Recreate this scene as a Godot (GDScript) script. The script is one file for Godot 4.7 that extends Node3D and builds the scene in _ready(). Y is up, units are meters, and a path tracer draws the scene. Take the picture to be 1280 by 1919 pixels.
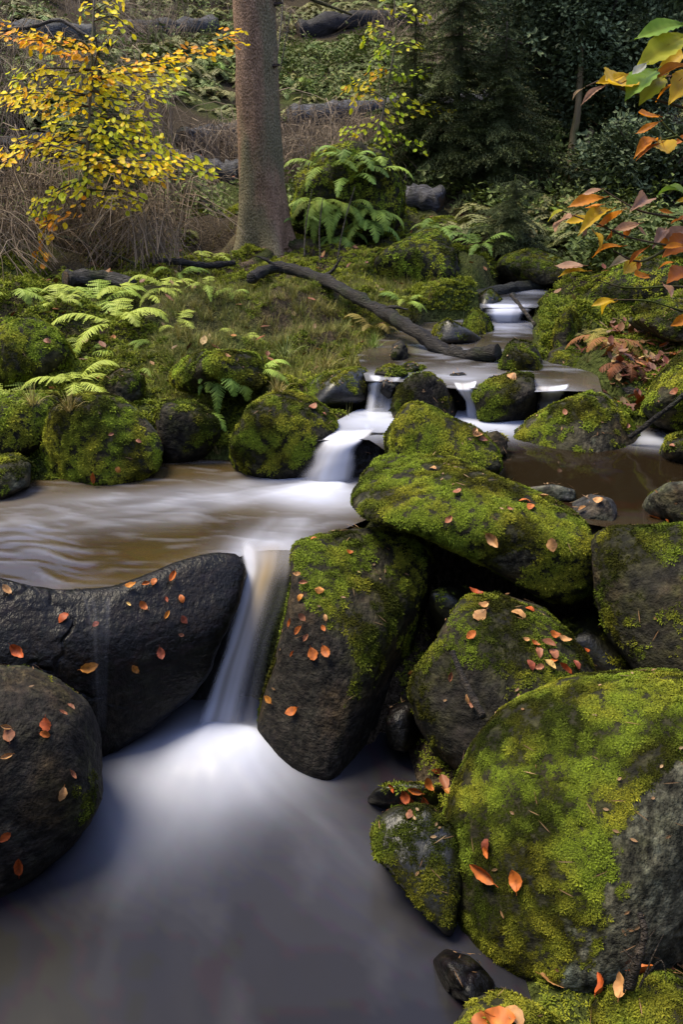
extends Node3D
# A wooded stream in autumn: three pools stepping down between mossy boulders.
# Every object is plain mesh code; x right, y up, the stream runs towards +z.

var rng := RandomNumberGenerator.new()
var coarse := FastNoiseLite.new()
var fine := FastNoiseLite.new()
var patch_noise := FastNoiseLite.new()
var M := {}          # shared materials
var S := {}          # shared meshes
var taken := {}      # names in use
var pools := []      # {level, poly (x, z)}
var rocks := {}      # boulder data by key

# ------------------------------------------------------------------ naming
func numbered(called: String) -> String:
	taken[called] = taken.get(called, -1) + 1
	return called if taken[called] == 0 else "%s_%03d" % [called, taken[called]]

func tag(o: Node, label: String, category: String, group := "", kind := "") -> Node:
	if label: o.set_meta("label", label)
	if category: o.set_meta("category", category)
	if group: o.set_meta("group", group)
	if kind: o.set_meta("kind", kind)
	return o

func thing(called: String, label: String, category: String, at := Vector3.ZERO, group := "") -> Node3D:
	var o := Node3D.new()
	o.name = numbered(called)
	o.position = at
	add_child(o)
	tag(o, label, category, group)
	return o

func part(called: String, mesh: Mesh, m: Material, parent: Node, at := Transform3D.IDENTITY) -> MeshInstance3D:
	var o := MeshInstance3D.new()
	o.name = numbered(called) if parent == self else called
	o.mesh = mesh
	o.material_override = m
	o.transform = at
	parent.add_child(o, true)
	return o

func scatter(called: String, mesh: Mesh, m: Material, buf: PackedFloat32Array, parent: Node) -> MultiMeshInstance3D:
	var mm := MultiMesh.new()
	mm.transform_format = MultiMesh.TRANSFORM_3D
	mm.use_colors = true
	mm.mesh = mesh
	mm.instance_count = buf.size() / 16
	mm.buffer = buf
	var o := MultiMeshInstance3D.new()
	o.name = numbered(called) if parent == self else called
	o.multimesh = mm
	o.material_override = m
	parent.add_child(o, true)
	o.set_meta("kind", "stuff")
	return o

func push(buf: PackedFloat32Array, b: Basis, p: Vector3, c: Color) -> void:
	buf.append_array(PackedFloat32Array([b.x.x, b.y.x, b.z.x, p.x, b.x.y, b.y.y, b.z.y, p.y, b.x.z, b.y.z, b.z.z, p.z, c.r, c.g, c.b, 1.0]))

# ------------------------------------------------------------------ mesh building
class Shape:
	var v := PackedVector3Array()
	var c := PackedColorArray()
	var u := PackedVector2Array()
	var ix := PackedInt32Array()
	var tint := Color.WHITE
	func vert(p: Vector3, uv := Vector2.ZERO) -> int:
		v.append(p); c.append(tint); u.append(uv)
		return v.size() - 1
	func tri(a: int, b: int, d: int) -> void:
		ix.append(a); ix.append(b); ix.append(d)
	func quad(a: int, b: int, d: int, e: int) -> void:
		tri(a, b, d); tri(a, d, e)
	func flat3(a: Vector3, b: Vector3, d: Vector3) -> void:
		tri(vert(a), vert(b), vert(d))
	func tube(pts: Array, radii: Array, sides := 6, rough := 0.0, r: RandomNumberGenerator = null) -> void:
		var base := v.size()
		var n := pts.size()
		var side := Vector3.ZERO
		for i in n:
			var t: Vector3 = (pts[mini(i + 1, n - 1)] - pts[maxi(i - 1, 0)]).normalized()
			if side == Vector3.ZERO:
				side = t.cross(Vector3.UP if absf(t.y) < 0.9 else Vector3.RIGHT).normalized()
			side = (side - t * side.dot(t)).normalized()
			var other := t.cross(side)
			for k in sides:
				var a := TAU * k / sides
				var rr: float = radii[i] * (1.0 + (r.randf_range(-rough, rough) if r else 0.0))
				vert(pts[i] + (side * cos(a) + other * sin(a)) * rr, Vector2(float(k) / sides, float(i)))
		for i in n - 1:
			for k in sides:
				var a := base + i * sides + k
				var b := base + i * sides + (k + 1) % sides
				quad(a, a + sides, b + sides, b)
		for e in [0, n - 1]:
			var m := vert(pts[e])
			for k in sides:
				var a: int = base + e * sides + k
				var b: int = base + e * sides + (k + 1) % sides
				if e == 0: tri(m, a, b)
				else: tri(m, b, a)
	func normals() -> PackedVector3Array:
		var n := PackedVector3Array()
		n.resize(v.size())
		for i in range(0, ix.size(), 3):
			var q := (v[ix[i + 2]] - v[ix[i]]).cross(v[ix[i + 1]] - v[ix[i]])
			n[ix[i]] += q; n[ix[i + 1]] += q; n[ix[i + 2]] += q
		for i in n.size(): n[i] = n[i].normalized() if n[i].length_squared() > 1e-20 else Vector3.UP
		return n
	func done() -> ArrayMesh:
		var a := []
		a.resize(Mesh.ARRAY_MAX)
		a[Mesh.ARRAY_VERTEX] = v
		a[Mesh.ARRAY_NORMAL] = normals()
		a[Mesh.ARRAY_COLOR] = c
		a[Mesh.ARRAY_TEX_UV] = u
		a[Mesh.ARRAY_INDEX] = ix
		var m := ArrayMesh.new()
		m.add_surface_from_arrays(Mesh.PRIMITIVE_TRIANGLES, a)
		return m

func smooth_line(pts: Array, per := 5) -> Array:
	var cv := Curve3D.new()
	for i in pts.size():
		var t: Vector3 = (pts[mini(i + 1, pts.size() - 1)] - pts[maxi(i - 1, 0)]) / 6.0
		cv.add_point(pts[i], -t, t)
	var out := []
	for i in (pts.size() - 1) * per + 1:
		out.append(cv.sample(mini(i / per, pts.size() - 2), float(i - mini(i / per, pts.size() - 2) * per) / per))
	return out

# ------------------------------------------------------------------ materials
func noise_map(freq: float, lo: Color, hi: Color, kind := FastNoiseLite.TYPE_SIMPLEX_SMOOTH, octaves := 5, size := 512, seed_ := 3, mid := -1.0) -> NoiseTexture2D:
	var n := FastNoiseLite.new()
	n.noise_type = kind
	n.frequency = freq
	n.seed = seed_
	n.fractal_octaves = octaves
	n.fractal_gain = 0.62
	var t := NoiseTexture2D.new()
	t.width = size; t.height = size
	t.seamless = true
	t.noise = n
	var g := Gradient.new()
	g.set_color(0, lo); g.set_color(1, hi)
	if mid > 0.0:
		g.set_offset(0, mid - 0.3); g.set_offset(1, mid + 0.3)
	t.color_ramp = g
	return t

func plain(c: Color, rough := 0.8) -> StandardMaterial3D:
	var m := StandardMaterial3D.new()
	m.albedo_color = c
	m.roughness = rough
	return m

func tinted(rough := 0.8, spec := 0.4) -> StandardMaterial3D:
	var m := plain(Color.WHITE, rough)
	m.vertex_color_use_as_albedo = true
	m.metallic_specular = spec
	return m

func leafy(rough := 0.6, through := 0.5, spec := 0.4) -> StandardMaterial3D:
	var m := tinted(rough, spec)
	m.backlight_enabled = true
	m.backlight = Color(through, through, through)
	m.cull_mode = BaseMaterial3D.CULL_DISABLED
	return m

func grained(m: StandardMaterial3D, albedo: Texture2D, height: Texture2D, scale: float, relief: float) -> StandardMaterial3D:
	m.albedo_texture = albedo
	m.uv1_triplanar = true
	m.uv1_world_triplanar = true
	m.uv1_scale = Vector3.ONE * scale
	if height:
		m.heightmap_enabled = true
		m.heightmap_texture = height
		m.heightmap_scale = relief
	return m

func lin(r: float, g: float, b: float) -> Color:
	return Color(r, g, b).linear_to_srgb()

func make_materials() -> void:
	var grit := noise_map(0.014, Color(0.2, 0.2, 0.2), Color(1, 1, 1), FastNoiseLite.TYPE_SIMPLEX_SMOOTH, 8, 1024, 11, 0.5)
	var grit_h := noise_map(0.03, Color.BLACK, Color.WHITE, FastNoiseLite.TYPE_SIMPLEX_SMOOTH, 6, 1024, 12)
	M.stone = grained(tinted(0.8, 0.3), grit, grit_h, 1.6, 0.8)
	M.damp = grained(tinted(0.42, 0.5), grit, grit_h, 1.9, 0.22)
	M.wet = grained(tinted(0.24, 0.3), grit, noise_map(0.02, Color.BLACK, Color.WHITE, FastNoiseLite.TYPE_SIMPLEX, 8, 1024, 17), 1.5, 0.5)
	M.wet.roughness_texture = noise_map(0.03, Color(0.6, 0.6, 0.6), Color(1, 1, 1), FastNoiseLite.TYPE_SIMPLEX_SMOOTH, 5, 512, 14, 0.5)
	M.wet.roughness = 0.52
	M.moss = leafy(0.85, 0.25, 0.2)
	M.grass = leafy(0.6, 0.4, 0.3)
	M.fern = leafy(0.6, 0.4, 0.3)
	M.leaf = leafy(0.5, 0.95, 0.3)
	M.fallen = leafy(0.55, 0.15, 0.35)
	M.holly = leafy(0.6, 0.3, 0.25)
	M.needle = leafy(0.7, 0.15, 0.3)
	M.twig = tinted(0.85, 0.3)
	var soil := noise_map(0.03, Color(0.5, 0.5, 0.5), Color(1, 1, 1), FastNoiseLite.TYPE_SIMPLEX_SMOOTH, 6, 1024, 21, 0.5)
	M.ground = grained(tinted(0.95, 0.2), soil, grit_h, 1.1, 4.0)
	var bark := noise_map(0.03, Color(0.5, 0.48, 0.46), Color(1, 1, 1), FastNoiseLite.TYPE_SIMPLEX, 6, 1024, 31, 0.5)
	var bark_h := noise_map(0.03, Color.BLACK, Color.WHITE, FastNoiseLite.TYPE_SIMPLEX, 6, 1024, 31)
	M.bark = grained(tinted(0.9, 0.25), bark, bark_h, 1.5, 1.5)
	M.bark.uv1_scale = Vector3(2.4, 1.1, 2.4)
	M.log = grained(tinted(0.7, 0.4), grit, grit_h, 1.6, 3.0)
	M.log.uv1_scale = Vector3(0.6, 3.5, 3.5)

# ------------------------------------------------------------------ ground
func inside(poly: PackedVector2Array, p: Vector2) -> bool:
	return Geometry2D.is_point_in_polygon(p, poly)

func rim(poly: PackedVector2Array, p: Vector2) -> float:
	var best := 1e9
	for i in poly.size():
		best = minf(best, p.distance_squared_to(Geometry2D.get_closest_point_to_segment(p, poly[i], poly[(i + 1) % poly.size()])))
	return sqrt(best)

func off(poly: PackedVector2Array, p: Vector2) -> float:
	return 0.0 if inside(poly, p) else rim(poly, p)

func steps(t: Array, d: float) -> float:
	for i in range(0, t.size() - 2, 2):
		if d < t[i + 2]:
			return lerpf(t[i + 1], t[i + 3], clampf((d - t[i]) / (t[i + 2] - t[i]), 0.0, 1.0))
	return t[-1]

const LEFT_BANK := [0.0, 0.2, 2.5, 0.3, 3.8, 0.56, 4.6, 0.74, 6.0, 1.0, 7.7, 1.17, 9.0, 1.45, 10.0, 1.75, 13.0, 2.6, 18.0, 4.1, 24.0, 6.4, 40.0, 13.0, 80.0, 24.0]
const RIGHT_BANK := [0.0, 0.0, 2.0, 0.0, 2.9, 0.08, 3.2, 0.5, 3.6, 0.66, 4.5, 0.8, 5.5, 0.95, 7.0, 1.14, 9.0, 1.45, 11.0, 2.0, 14.0, 2.8, 18.0, 4.1, 24.0, 6.4, 40.0, 13.0, 80.0, 24.0]

func height(x: float, z: float) -> float:
	var d := -z
	var mid := clampf(0.2 + (d - 3.0) * 0.25, 0.2, 1.6)
	var k := smoothstep(mid - 0.6, mid + 0.6, x)
	var h := lerpf(steps(LEFT_BANK, d), steps(RIGHT_BANK, d), k)
	h += maxf(0.0, absf(x - mid) - 3.0) * 0.25
	var far := clampf((d - 8.0) / 12.0, 0.0, 1.0)
	h += coarse.get_noise_2d(x * 14.0, z * 14.0) * (0.07 + 0.35 * far) + coarse.get_noise_2d(x * 60.0, z * 60.0) * (0.05 + 0.06 * far)
	if d > 3.5 and d < 9.5: h += coarse.get_noise_2d(x * 150.0, z * 150.0) * 0.18
	if d < 8.5:
		var p := Vector2(x, z)
		for q in pools:
			var o := off(q.poly, p)
			h = minf(h, q.level - 0.012 + (pow(o, 0.8) * 1.25 if o > 0.0 else -minf(0.16, rim(q.poly, p) * 1.2)))
	return h

func axis(parts: Array) -> PackedFloat32Array:
	var out := PackedFloat32Array()
	for i in range(0, parts.size() - 2, 2):
		var a: float = parts[i]
		while a < parts[i + 2] - 1e-4:
			out.append(a)
			a += parts[i + 1]
	out.append(parts[-1])
	return out

func make_ground() -> void:
	var xs := axis([-70.0, 5.0, -20.0, 1.0, -8.0, 0.25, -3.5, 0.07, 3.5, 0.25, 8.0, 1.0, 20.0, 5.0, 70.0])
	var zs := axis([-80.0, 4.0, -30.0, 0.8, -14.0, 0.2, -8.0, 0.07, -0.5, 0.5, 4.0, 4.0, 40.0])
	var s := Shape.new()
	for z in zs:
		for x in xs:
			var h := height(x, z)
			var green := smoothstep(-0.15, 0.25, patch_noise.get_noise_2d(x * 40.0, z * 40.0) + 0.25 * clampf((5.0 + z) / 3.0 + 0.4, -0.6, 0.6))
			s.tint = Color(0.085, 0.066, 0.04).lerp(Color(0.085, 0.11, 0.026), green * 0.9)
			s.vert(Vector3(x, h, z))
	var w := xs.size()
	for j in zs.size() - 1:
		for i in w - 1:
			var a := j * w + i
			s.quad(a, a + 1, a + w + 1, a + w)
	tag(part("ground", s.done(), M.ground, self), "mossy woodland ground with banks rising to a steep slope", "ground", "", "structure")

# ------------------------------------------------------------------ boulders
const TONES := [Color(0.10, 0.09, 0.07), Color(0.12, 0.107, 0.072), Color(0.055, 0.048, 0.038), Color(0.014, 0.013, 0.012), Color(0.10, 0.10, 0.10)]

func rock_radius(r: Dictionary, n: Vector3) -> float:
	var a := fposmod(atan2(n.y, n.x), TAU) / TAU * 144.0
	var i := int(a) % 144
	var rho: float = lerpf(r.rho[i], r.rho[(i + 1) % 144], a - floorf(a))
	var p: float = r.p
	var s := pow(sqrt(n.x * n.x + n.y * n.y) / rho, p) + pow(absf(n.z) / (r.front if n.z > 0.0 else r.back), p)
	for f in r.cuts:
		var q: float = (n.x * f[0] + n.y * f[1] + n.z * f[2]) / f[3]
		if q > 0.0: s += pow(q, p)
	return pow(s, -1.0 / p)

func rock_point(r: Dictionary, n: Vector3) -> Vector3:
	var q: Vector3 = r.axes * n * rock_radius(r, n)
	var at: Vector3 = (r.at + q) * 100.0
	var big: float = coarse.get_noise_3dv(at * 1.6) * r.amp * 1.6 + (0.25 - absf(coarse.get_noise_3dv(at * 4.0 + Vector3(50, 0, 0)))) * r.amp * 0.9
	var crack := -0.008 * smoothstep(0.035, 0.0, absf(coarse.get_noise_3dv(at * 1.9 + Vector3(700, 0, 0))))
	var small: float = fine.get_noise_3dv(at) * 0.0055 + crack
	return q * (1.0 + big) + q.normalized() * small

func outline_table(pts: Array) -> PackedFloat32Array:
	var t := PackedFloat32Array()
	for i in 144:
		var d := Vector2.from_angle(TAU * i / 144.0)
		var best := 0.02
		for j in range(0, pts.size(), 2):
			var a := Vector2(pts[j], pts[j + 1])
			var e := Vector2(pts[(j + 2) % pts.size()], pts[(j + 3) % pts.size()]) - a
			var den := d.cross(e)
			if absf(den) < 1e-9: continue
			var s := a.cross(d) / den
			if s > -1e-6 and s < 1.000001: best = maxf(best, a.cross(e) / den)
		t.append(best)
	for k in 2:
		var o := t.duplicate()
		for i in 144: t[i] = 0.25 * o[i - 1 if i else 143] + 0.5 * o[i] + 0.25 * o[(i + 1) % 144]
	return t

# key, label, centre, direction away from the path, outline (right, up pairs), front and back depth, cuts, p, roughness, moss cover, weight of upward faces, density, tuft size, brightness, tone, wet, rows, columns, bare side
func boulder(a: Array) -> void:
	var r := {"at": a[2], "front": a[5], "back": a[6], "cuts": a[7], "p": a[8], "amp": a[9]}
	var away: Vector3 = a[3]
	var right := away.cross(Vector3.UP).normalized()
	r.axes = Basis(right, right.cross(away), -away)
	r.rho = outline_table(a[4])
	rocks[a[0]] = r
	var root: Node3D
	if a.size() > 20:
		root = rocks[a[20]].root
	else:
		root = thing("boulder", a[1], "boulder", a[2])
	r.root = root
	var shift: Vector3 = a[2] - root.position
	var rows: int = a[17]
	var cols: int = a[18]
	var s := Shape.new()
	var mean := 0.0
	for j in rows + 1:
		var t := PI * j / rows
		for i in (1 if j == 0 or j == rows else cols):
			var f := TAU * i / cols
			s.vert(rock_point(r, Vector3(sin(t) * cos(f), cos(t), sin(t) * sin(f))))
	for i in cols:
		s.tri(0, 1 + i, 1 + (i + 1) % cols)
		var last := 1 + (rows - 2) * cols
		s.tri(s.v.size() - 1, last + (i + 1) % cols, last + i)
		for j in rows - 2:
			var p := 1 + j * cols
			s.quad(p + i, p + cols + i, p + cols + (i + 1) % cols, p + (i + 1) % cols)
	var n := s.normals()
	var cover := PackedFloat32Array()
	var tone: Color = TONES[a[15]]
	var lichen := Color(0.16, 0.18, 0.12)
	for i in s.v.size():
		var at: Vector3 = (s.v[i] + a[2]) * 100.0
		var local: Vector3 = r.axes.inverse() * n[i]
		var m: float = patch_noise.get_noise_3dv(at * 2.2) * 1.3 + patch_noise.get_noise_3dv(at * 9.0) * 0.6 + (a[10] - 0.5) * 1.3 + a[11] * (n[i].y - 0.35)
		var bare := 0.0
		if a[19].size():
			bare = smoothstep(a[19][3] - 0.12, a[19][3] + 0.06, local.x * a[19][0] + local.y * a[19][1] + local.z * a[19][2])
			m -= 1.5 * bare
		var film := smoothstep(-0.55, 0.15, m) if a[10] > 0.01 else 0.0
		m = smoothstep(-0.1, 0.3, m) if a[10] > 0.01 else 0.0
		cover.append(m)
		var c := tone * (0.8 + 0.5 * patch_noise.get_noise_3dv(at * 5.0 + Vector3(300, 0, 0)))
		c = c.lerp(tone * Color(1.25, 1.0, 0.72), smoothstep(0.0, 0.4, patch_noise.get_noise_3dv(at * 3.0 + Vector3(0, 500, 0))))
		if a[15] == 1 or a[15] == 4:
			c = c.lerp(lichen, 0.65 * smoothstep(0.12, 0.4, patch_noise.get_noise_3dv(at * 3.6 + Vector3(0, 0, 700)) + 0.4 * patch_noise.get_noise_3dv(at * 17.0)))
		if a[15] == 1: c = c.lerp(Color(0.20, 0.20, 0.14).lerp(Color(0.36, 0.43, 0.34), smoothstep(0.0, 0.3, patch_noise.get_noise_3dv(at * 2.6 + Vector3(0, 0, 330)) + 0.3 * patch_noise.get_noise_3dv(at * 16.0))) * (0.8 + 0.6 * patch_noise.get_noise_3dv(at * 12.0)), bare * 0.8)
		c = c.lerp(Color(0.075, 0.078, 0.02), film * (0.5 + 0.6 * patch_noise.get_noise_3dv(at * 20.0)))
		s.c[i] = c.lerp(Color(0.028, 0.028, 0.009), m * 0.85)
	var wet: float = a[16]
	part("stone", s.done(), M.wet if wet > 0.6 else (M.damp if wet > 0.2 else M.stone), root, Transform3D(Basis(), shift))
	var bits := PackedFloat32Array()
	for k in int(s.v.size() * 0.012):
		var i := rng.randi() % s.v.size()
		if n[i].y < 0.15: continue
		var up := (n[i] + Vector3(rng.randf_range(-0.3, 0.3), 0, rng.randf_range(-0.3, 0.3))).normalized()
		var x := up.cross(Vector3(rng.randf_range(-1, 1), 0.1, rng.randf_range(-1, 1))).normalized()
		var z := x.cross(up)
		var long := rng.randf() < 0.5
		push(bits, Basis(x * (0.004 if long else 0.012), up * 0.01, z * (0.045 if long else rng.randf_range(0.010, 0.022))), s.v[i] + shift + n[i] * 0.004, Color(0.19, 0.095, 0.04).lerp(Color(0.30, 0.2, 0.1), rng.randf()) * rng.randf_range(0.4, 1.1))
	if bits.size() and wet < 0.9: scatter("debris", S.small_leaf, M.fallen, bits, root)
	if a[10] < 0.02: return
	var buf := PackedFloat32Array()
	var eye: Vector3 = Vector3(0, 1.9, 0) - a[2]
	for k in range(0, s.ix.size(), 3):
		var i0 := s.ix[k]; var i1 := s.ix[k + 1]; var i2 := s.ix[k + 2]
		var m := (cover[i0] + cover[i1] + cover[i2]) / 3.0
		if m < 0.05: continue
		var p0 := s.v[i0]
		if n[i0].dot((eye - p0).normalized()) < -0.4: continue
		var area := (s.v[i1] - p0).cross(s.v[i2] - p0).length() * 0.5
		var want: float = area * m * 9500.0 * a[12] / (a[13] * a[13])
		var c := int(want + rng.randf())
		for q in c:
			var e := rng.randf(); var f := rng.randf()
			if e + f > 1.0: e = 1.0 - e; f = 1.0 - f
			var p := p0 + (s.v[i1] - p0) * e + (s.v[i2] - p0) * f
			var at: Vector3 = (p + a[2]) * 100.0
			var clump := patch_noise.get_noise_3dv(at * 14.0)
			if clump < -0.14 - 0.2 * m: continue
			var nn := n[i0]
			moss_tuft(buf, p, nn, a[13] * (0.75 + 1.3 * clump), a[14], patch_noise.get_noise_3dv(at * 4.0 + Vector3(90, 0, 0)), patch_noise.get_noise_3dv(at * 3.0 + Vector3(0, 40, 800)) + clump * 0.5)
	scatter("moss", S.moss, M.moss, buf, root)

func moss_tuft(buf: PackedFloat32Array, p: Vector3, n: Vector3, size: float, bright: float, hue: float, tone: float) -> void:
	var up := (n + Vector3(rng.randf_range(-0.4, 0.4), rng.randf_range(-0.25, 0.35), rng.randf_range(-0.4, 0.4))).normalized()
	var x := up.cross(Vector3(rng.randf_range(-1, 1), 0.1, rng.randf_range(-1, 1))).normalized()
	var b := Basis(x, up, x.cross(up))
	var k := size * rng.randf_range(0.6, 1.25)
	var c := Color(0.165, 0.225, 0.018).lerp(Color(0.265, 0.255, 0.022), clampf(hue * 1.8 + 0.4, 0, 1)).lerp(Color(0.05, 0.065, 0.012), rng.randf() * 0.8)
	push(buf, b.scaled(Vector3.ONE * k), p, c * bright * lerpf(0.2, 1.3, smoothstep(-0.3, 0.3, tone)))

# ------------------------------------------------------------------ shared plant shapes
func leaf_shape(length: float, width: float, curl: float, fold: float, teeth := 0.0, rows := 8, point := 0.9, tip := 0.75, ragged := 0.0) -> ArrayMesh:
	var s := Shape.new()
	for j in rows + 1:
		var t := float(j) / rows
		var w := width * 0.5 * pow(maxf(sin(PI * pow(t, point)), 0.0), tip)
		if j % 2 == 1: w *= 1.0 + teeth
		w *= 1.0 + ragged * (rng.randf() - 0.6)
		var y := curl * length * (t - 0.4) * (t - 0.4)
		for k in 5:
			var q := (k - 2) / 2.0
			var vein := 0.02 * length * (1.0 if (j + absi(k - 2)) % 2 == 0 else 0.0) * absf(q)
			s.tint = Color.WHITE if k != 2 else Color(0.86, 0.8, 0.75)
			s.vert(Vector3(w * q, y + absf(q) * fold * w + vein + sin(t * 9.0 + q * 2.0) * 0.02 * length * absf(q), -length * t), Vector2(q * 0.5 + 0.5, t))
	for j in rows:
		for k in 4:
			var i := j * 5 + k
			s.quad(i, i + 5, i + 6, i + 1)
	s.tint = Color(0.7, 0.55, 0.45)
	s.tube([Vector3(0, curl * length * 0.16, 0.16 * length), Vector3(0, curl * length * 0.16, 0.0), Vector3(0, 0.0, -0.4 * length)], [0.012 * length, 0.011 * length, 0.006 * length], 3)
	return s.done()

func frond_shape(length: float, width: float, pairs: int, arch: float, droop: float, teeth: int) -> ArrayMesh:
	var s := Shape.new()
	var line := []
	for i in 9:
		var t := i / 8.0
		line.append(Vector3(0, length * (arch * t - droop * t * t), -length * t * (1.0 - 0.25 * t * t * droop)))
	var rad := []
	for i in 9: rad.append(0.0035 * (1.0 - i / 10.0))
	s.tint = Color(0.75, 0.7, 0.5)
	s.tube(line, rad, 3)
	s.tint = Color.WHITE
	for k in pairs:
		var t := 0.14 + 0.86 * k / pairs
		var f := t * 8.0
		var i := mini(int(f), 7)
		var c: Vector3 = line[i].lerp(line[i + 1], f - i)
		var ahead: Vector3 = (line[i + 1] - line[i]).normalized()
		var w := width * 0.5 * minf(1.0, (t - 0.02) * 3.6) * pow(1.0 - t, 0.62) * 1.25 + 0.006
		for side in [-1.0, 1.0]:
			var dir := (Vector3(side, -0.15 - 0.45 * rng.randf(), 0) + ahead * rng.randf_range(0.3, 0.65)).normalized()
			w *= rng.randf_range(0.85, 1.08)
			var step := length * 0.86 / pairs
			var across := ahead
			for q in teeth:
				var e := float(q) / teeth
				var a0 := c + dir * w * e
				var a1 := c + dir * w * minf(1.0, e + 1.0 / teeth)
				var am := c + dir * w * (e + 0.75 / teeth)
				var h := step * 0.85 * (1.0 - 0.7 * e)
				if side > 0: s.flat3(a0, am + across * h, a1); s.flat3(a0, a1, am - across * h)
				else: s.flat3(a0, a1, am + across * h); s.flat3(a0, am - across * h, a1)
	return s.done()

func blade(s: Shape, p: Vector3, dir: Vector3, side: Vector3, length: float, width: float, droop: float, seg := 3) -> void:
	var prev := []
	for i in seg + 1:
		var t := float(i) / seg
		var c := p + dir * length * t + Vector3.DOWN * droop * length * t * t
		var w := side * width * (1.0 - t * 0.92) * 0.5
		var l := s.vert(c - w)
		var r := s.vert(c + w)
		if prev: s.quad(prev[0], l, r, prev[1])
		prev = [l, r]

func make_shapes() -> void:
	rng.seed = 5
	var s := Shape.new()
	for i in 13:
		var a := TAU * i / 13.0 + rng.randf() * 0.6
		var lean := rng.randf_range(0.2, 1.6)
		var d := Vector3(cos(a) * lean, 1.0, sin(a) * lean).normalized()
		var side := d.cross(Vector3.UP).normalized()
		s.tint = Color.WHITE * rng.randf_range(0.6, 1.25)
		var l := rng.randf_range(0.010, 0.021)
		var o := Vector3(rng.randf_range(-0.006, 0.006), -0.003, rng.randf_range(-0.006, 0.006))
		var tip := o + d * l + Vector3.DOWN * l * 0.3
		var m := o + d * l * 0.5
		s.flat3(o, m - side * 0.0021, m + side * 0.0021)
		s.flat3(m - side * 0.0021, tip, m + side * 0.0021)
	S.moss = s.done()
	s = Shape.new()
	for i in 22:
		var a := rng.randf() * TAU
		var lean := rng.randf_range(0.1, 0.75)
		s.tint = Color.WHITE.lerp(Color(1.6, 1.15, 0.7), rng.randf() * rng.randf()) * rng.randf_range(0.7, 1.15)
		blade(s, Vector3(cos(a), 0, sin(a)) * rng.randf() * 0.03, Vector3(cos(a) * lean, 1, sin(a) * lean).normalized(), Vector3(-sin(a), 0, cos(a)), rng.randf_range(0.08, 0.2), 0.0035, rng.randf_range(0.2, 0.7), 4)
	S.grass = s.done()
	S.beech = []
	for q in [[0.66, 0.5, 0.2], [0.58, -0.5, 0.35], [0.7, 0.9, 0.1], [0.5, 0.3, 0.8], [0.62, -0.7, 0.1], [0.42, 0.8, 1.2], [0.74, 0.2, -0.3], [0.55, 1.1, 0.5]]:
		S.beech.append(leaf_shape(1.0, q[0], q[1], q[2], 0.08, 11, rng.randf_range(0.8, 1.15), 0.75, 0.22))
	S.small_leaf = leaf_shape(1.0, 0.62, 0.25, 0.2, 0.0, 4)
	S.long_leaf = [leaf_shape(1.0, 0.37, -0.3, 0.3, 0.12, 14, 0.95, 1.15), leaf_shape(1.0, 0.4, 0.25, 0.4, 0.12, 14, 0.95, 1.1), leaf_shape(1.0, 0.25, -0.5, 0.7, 0.1, 14, 1.0, 1.2)]
	S.frond = [frond_shape(1.0, 0.40, 30, 0.75, 0.75, 6), frond_shape(1.0, 0.34, 32, 0.5, 0.8, 6), frond_shape(1.0, 0.46, 28, 0.95, 0.9, 6)]
	# a low fern clump for the far slope
	s = Shape.new()
	for i in 7:
		var b := Basis(Vector3.UP, TAU * i / 7.0 + rng.randf())
		var f: ArrayMesh = frond_shape(0.42 + rng.randf() * 0.2, 0.2, 12, 0.7, 0.8, 2)
		join(s, f, Transform3D(b, Vector3.ZERO))
	S.fern_clump = s.done()
	# dead stalks, bent over and tangled
	S.stalks = []
	for v in 3:
		s = Shape.new()
		for i in 26:
			var a := rng.randf() * TAU
			var h := rng.randf_range(0.25, 0.6)
			var out := Vector3(cos(a), 0, sin(a)) * rng.randf_range(0.15, 0.5)
			var p := Vector3(rng.randf_range(-0.25, 0.25), -0.05, rng.randf_range(-0.25, 0.25))
			s.tint = Color(0.30, 0.235, 0.16).lerp(Color(0.15, 0.11, 0.075), rng.randf()) * rng.randf_range(0.6, 1.3)
			s.tube(smooth_line([p, p + out * 0.3 + Vector3.UP * h, p + out + Vector3(rng.randf_range(-0.1, 0.1), h * rng.randf_range(0.5, 1.0), 0), p + out * 1.6 + Vector3(0, h * rng.randf_range(-0.1, 0.4), rng.randf_range(-0.15, 0.15))], 2), [0.005, 0.0045, 0.004, 0.0035, 0.003, 0.0025, 0.0015], 3)
		S.stalks.append(s.done())
	# broad dark evergreen leaves
	s = Shape.new()
	for i in 14:
		var a := rng.randf() * TAU
		var p := Vector3(rng.randf_range(-0.09, 0.09), rng.randf_range(-0.06, 0.08), rng.randf_range(-0.09, 0.09))
		var d := Vector3(cos(a), rng.randf_range(-0.4, 0.6), sin(a)).normalized()
		var side := d.cross(Vector3(rng.randf_range(-0.4, 0.4), 1, 0)).normalized()
		var l := rng.randf_range(0.035, 0.06)
		s.tint = Color.WHITE * rng.randf_range(0.6, 1.3)
		var up := side.cross(d)
		s.flat3(p, p + d * l * 0.5 + side * l * 0.28 + up * l * 0.1, p + d * l)
		s.flat3(p, p + d * l, p + d * l * 0.5 - side * l * 0.28 + up * l * 0.1)
	S.evergreen = s.done()
	# a spruce spray: axis along -z with needle-bearing side twigs
	s = Shape.new()
	s.tint = Color(0.6, 0.45, 0.3)
	s.tube([Vector3.ZERO, Vector3(0, -0.05, -0.5), Vector3(0, -0.16, -1.0)], [0.012, 0.008, 0.003], 3)
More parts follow.
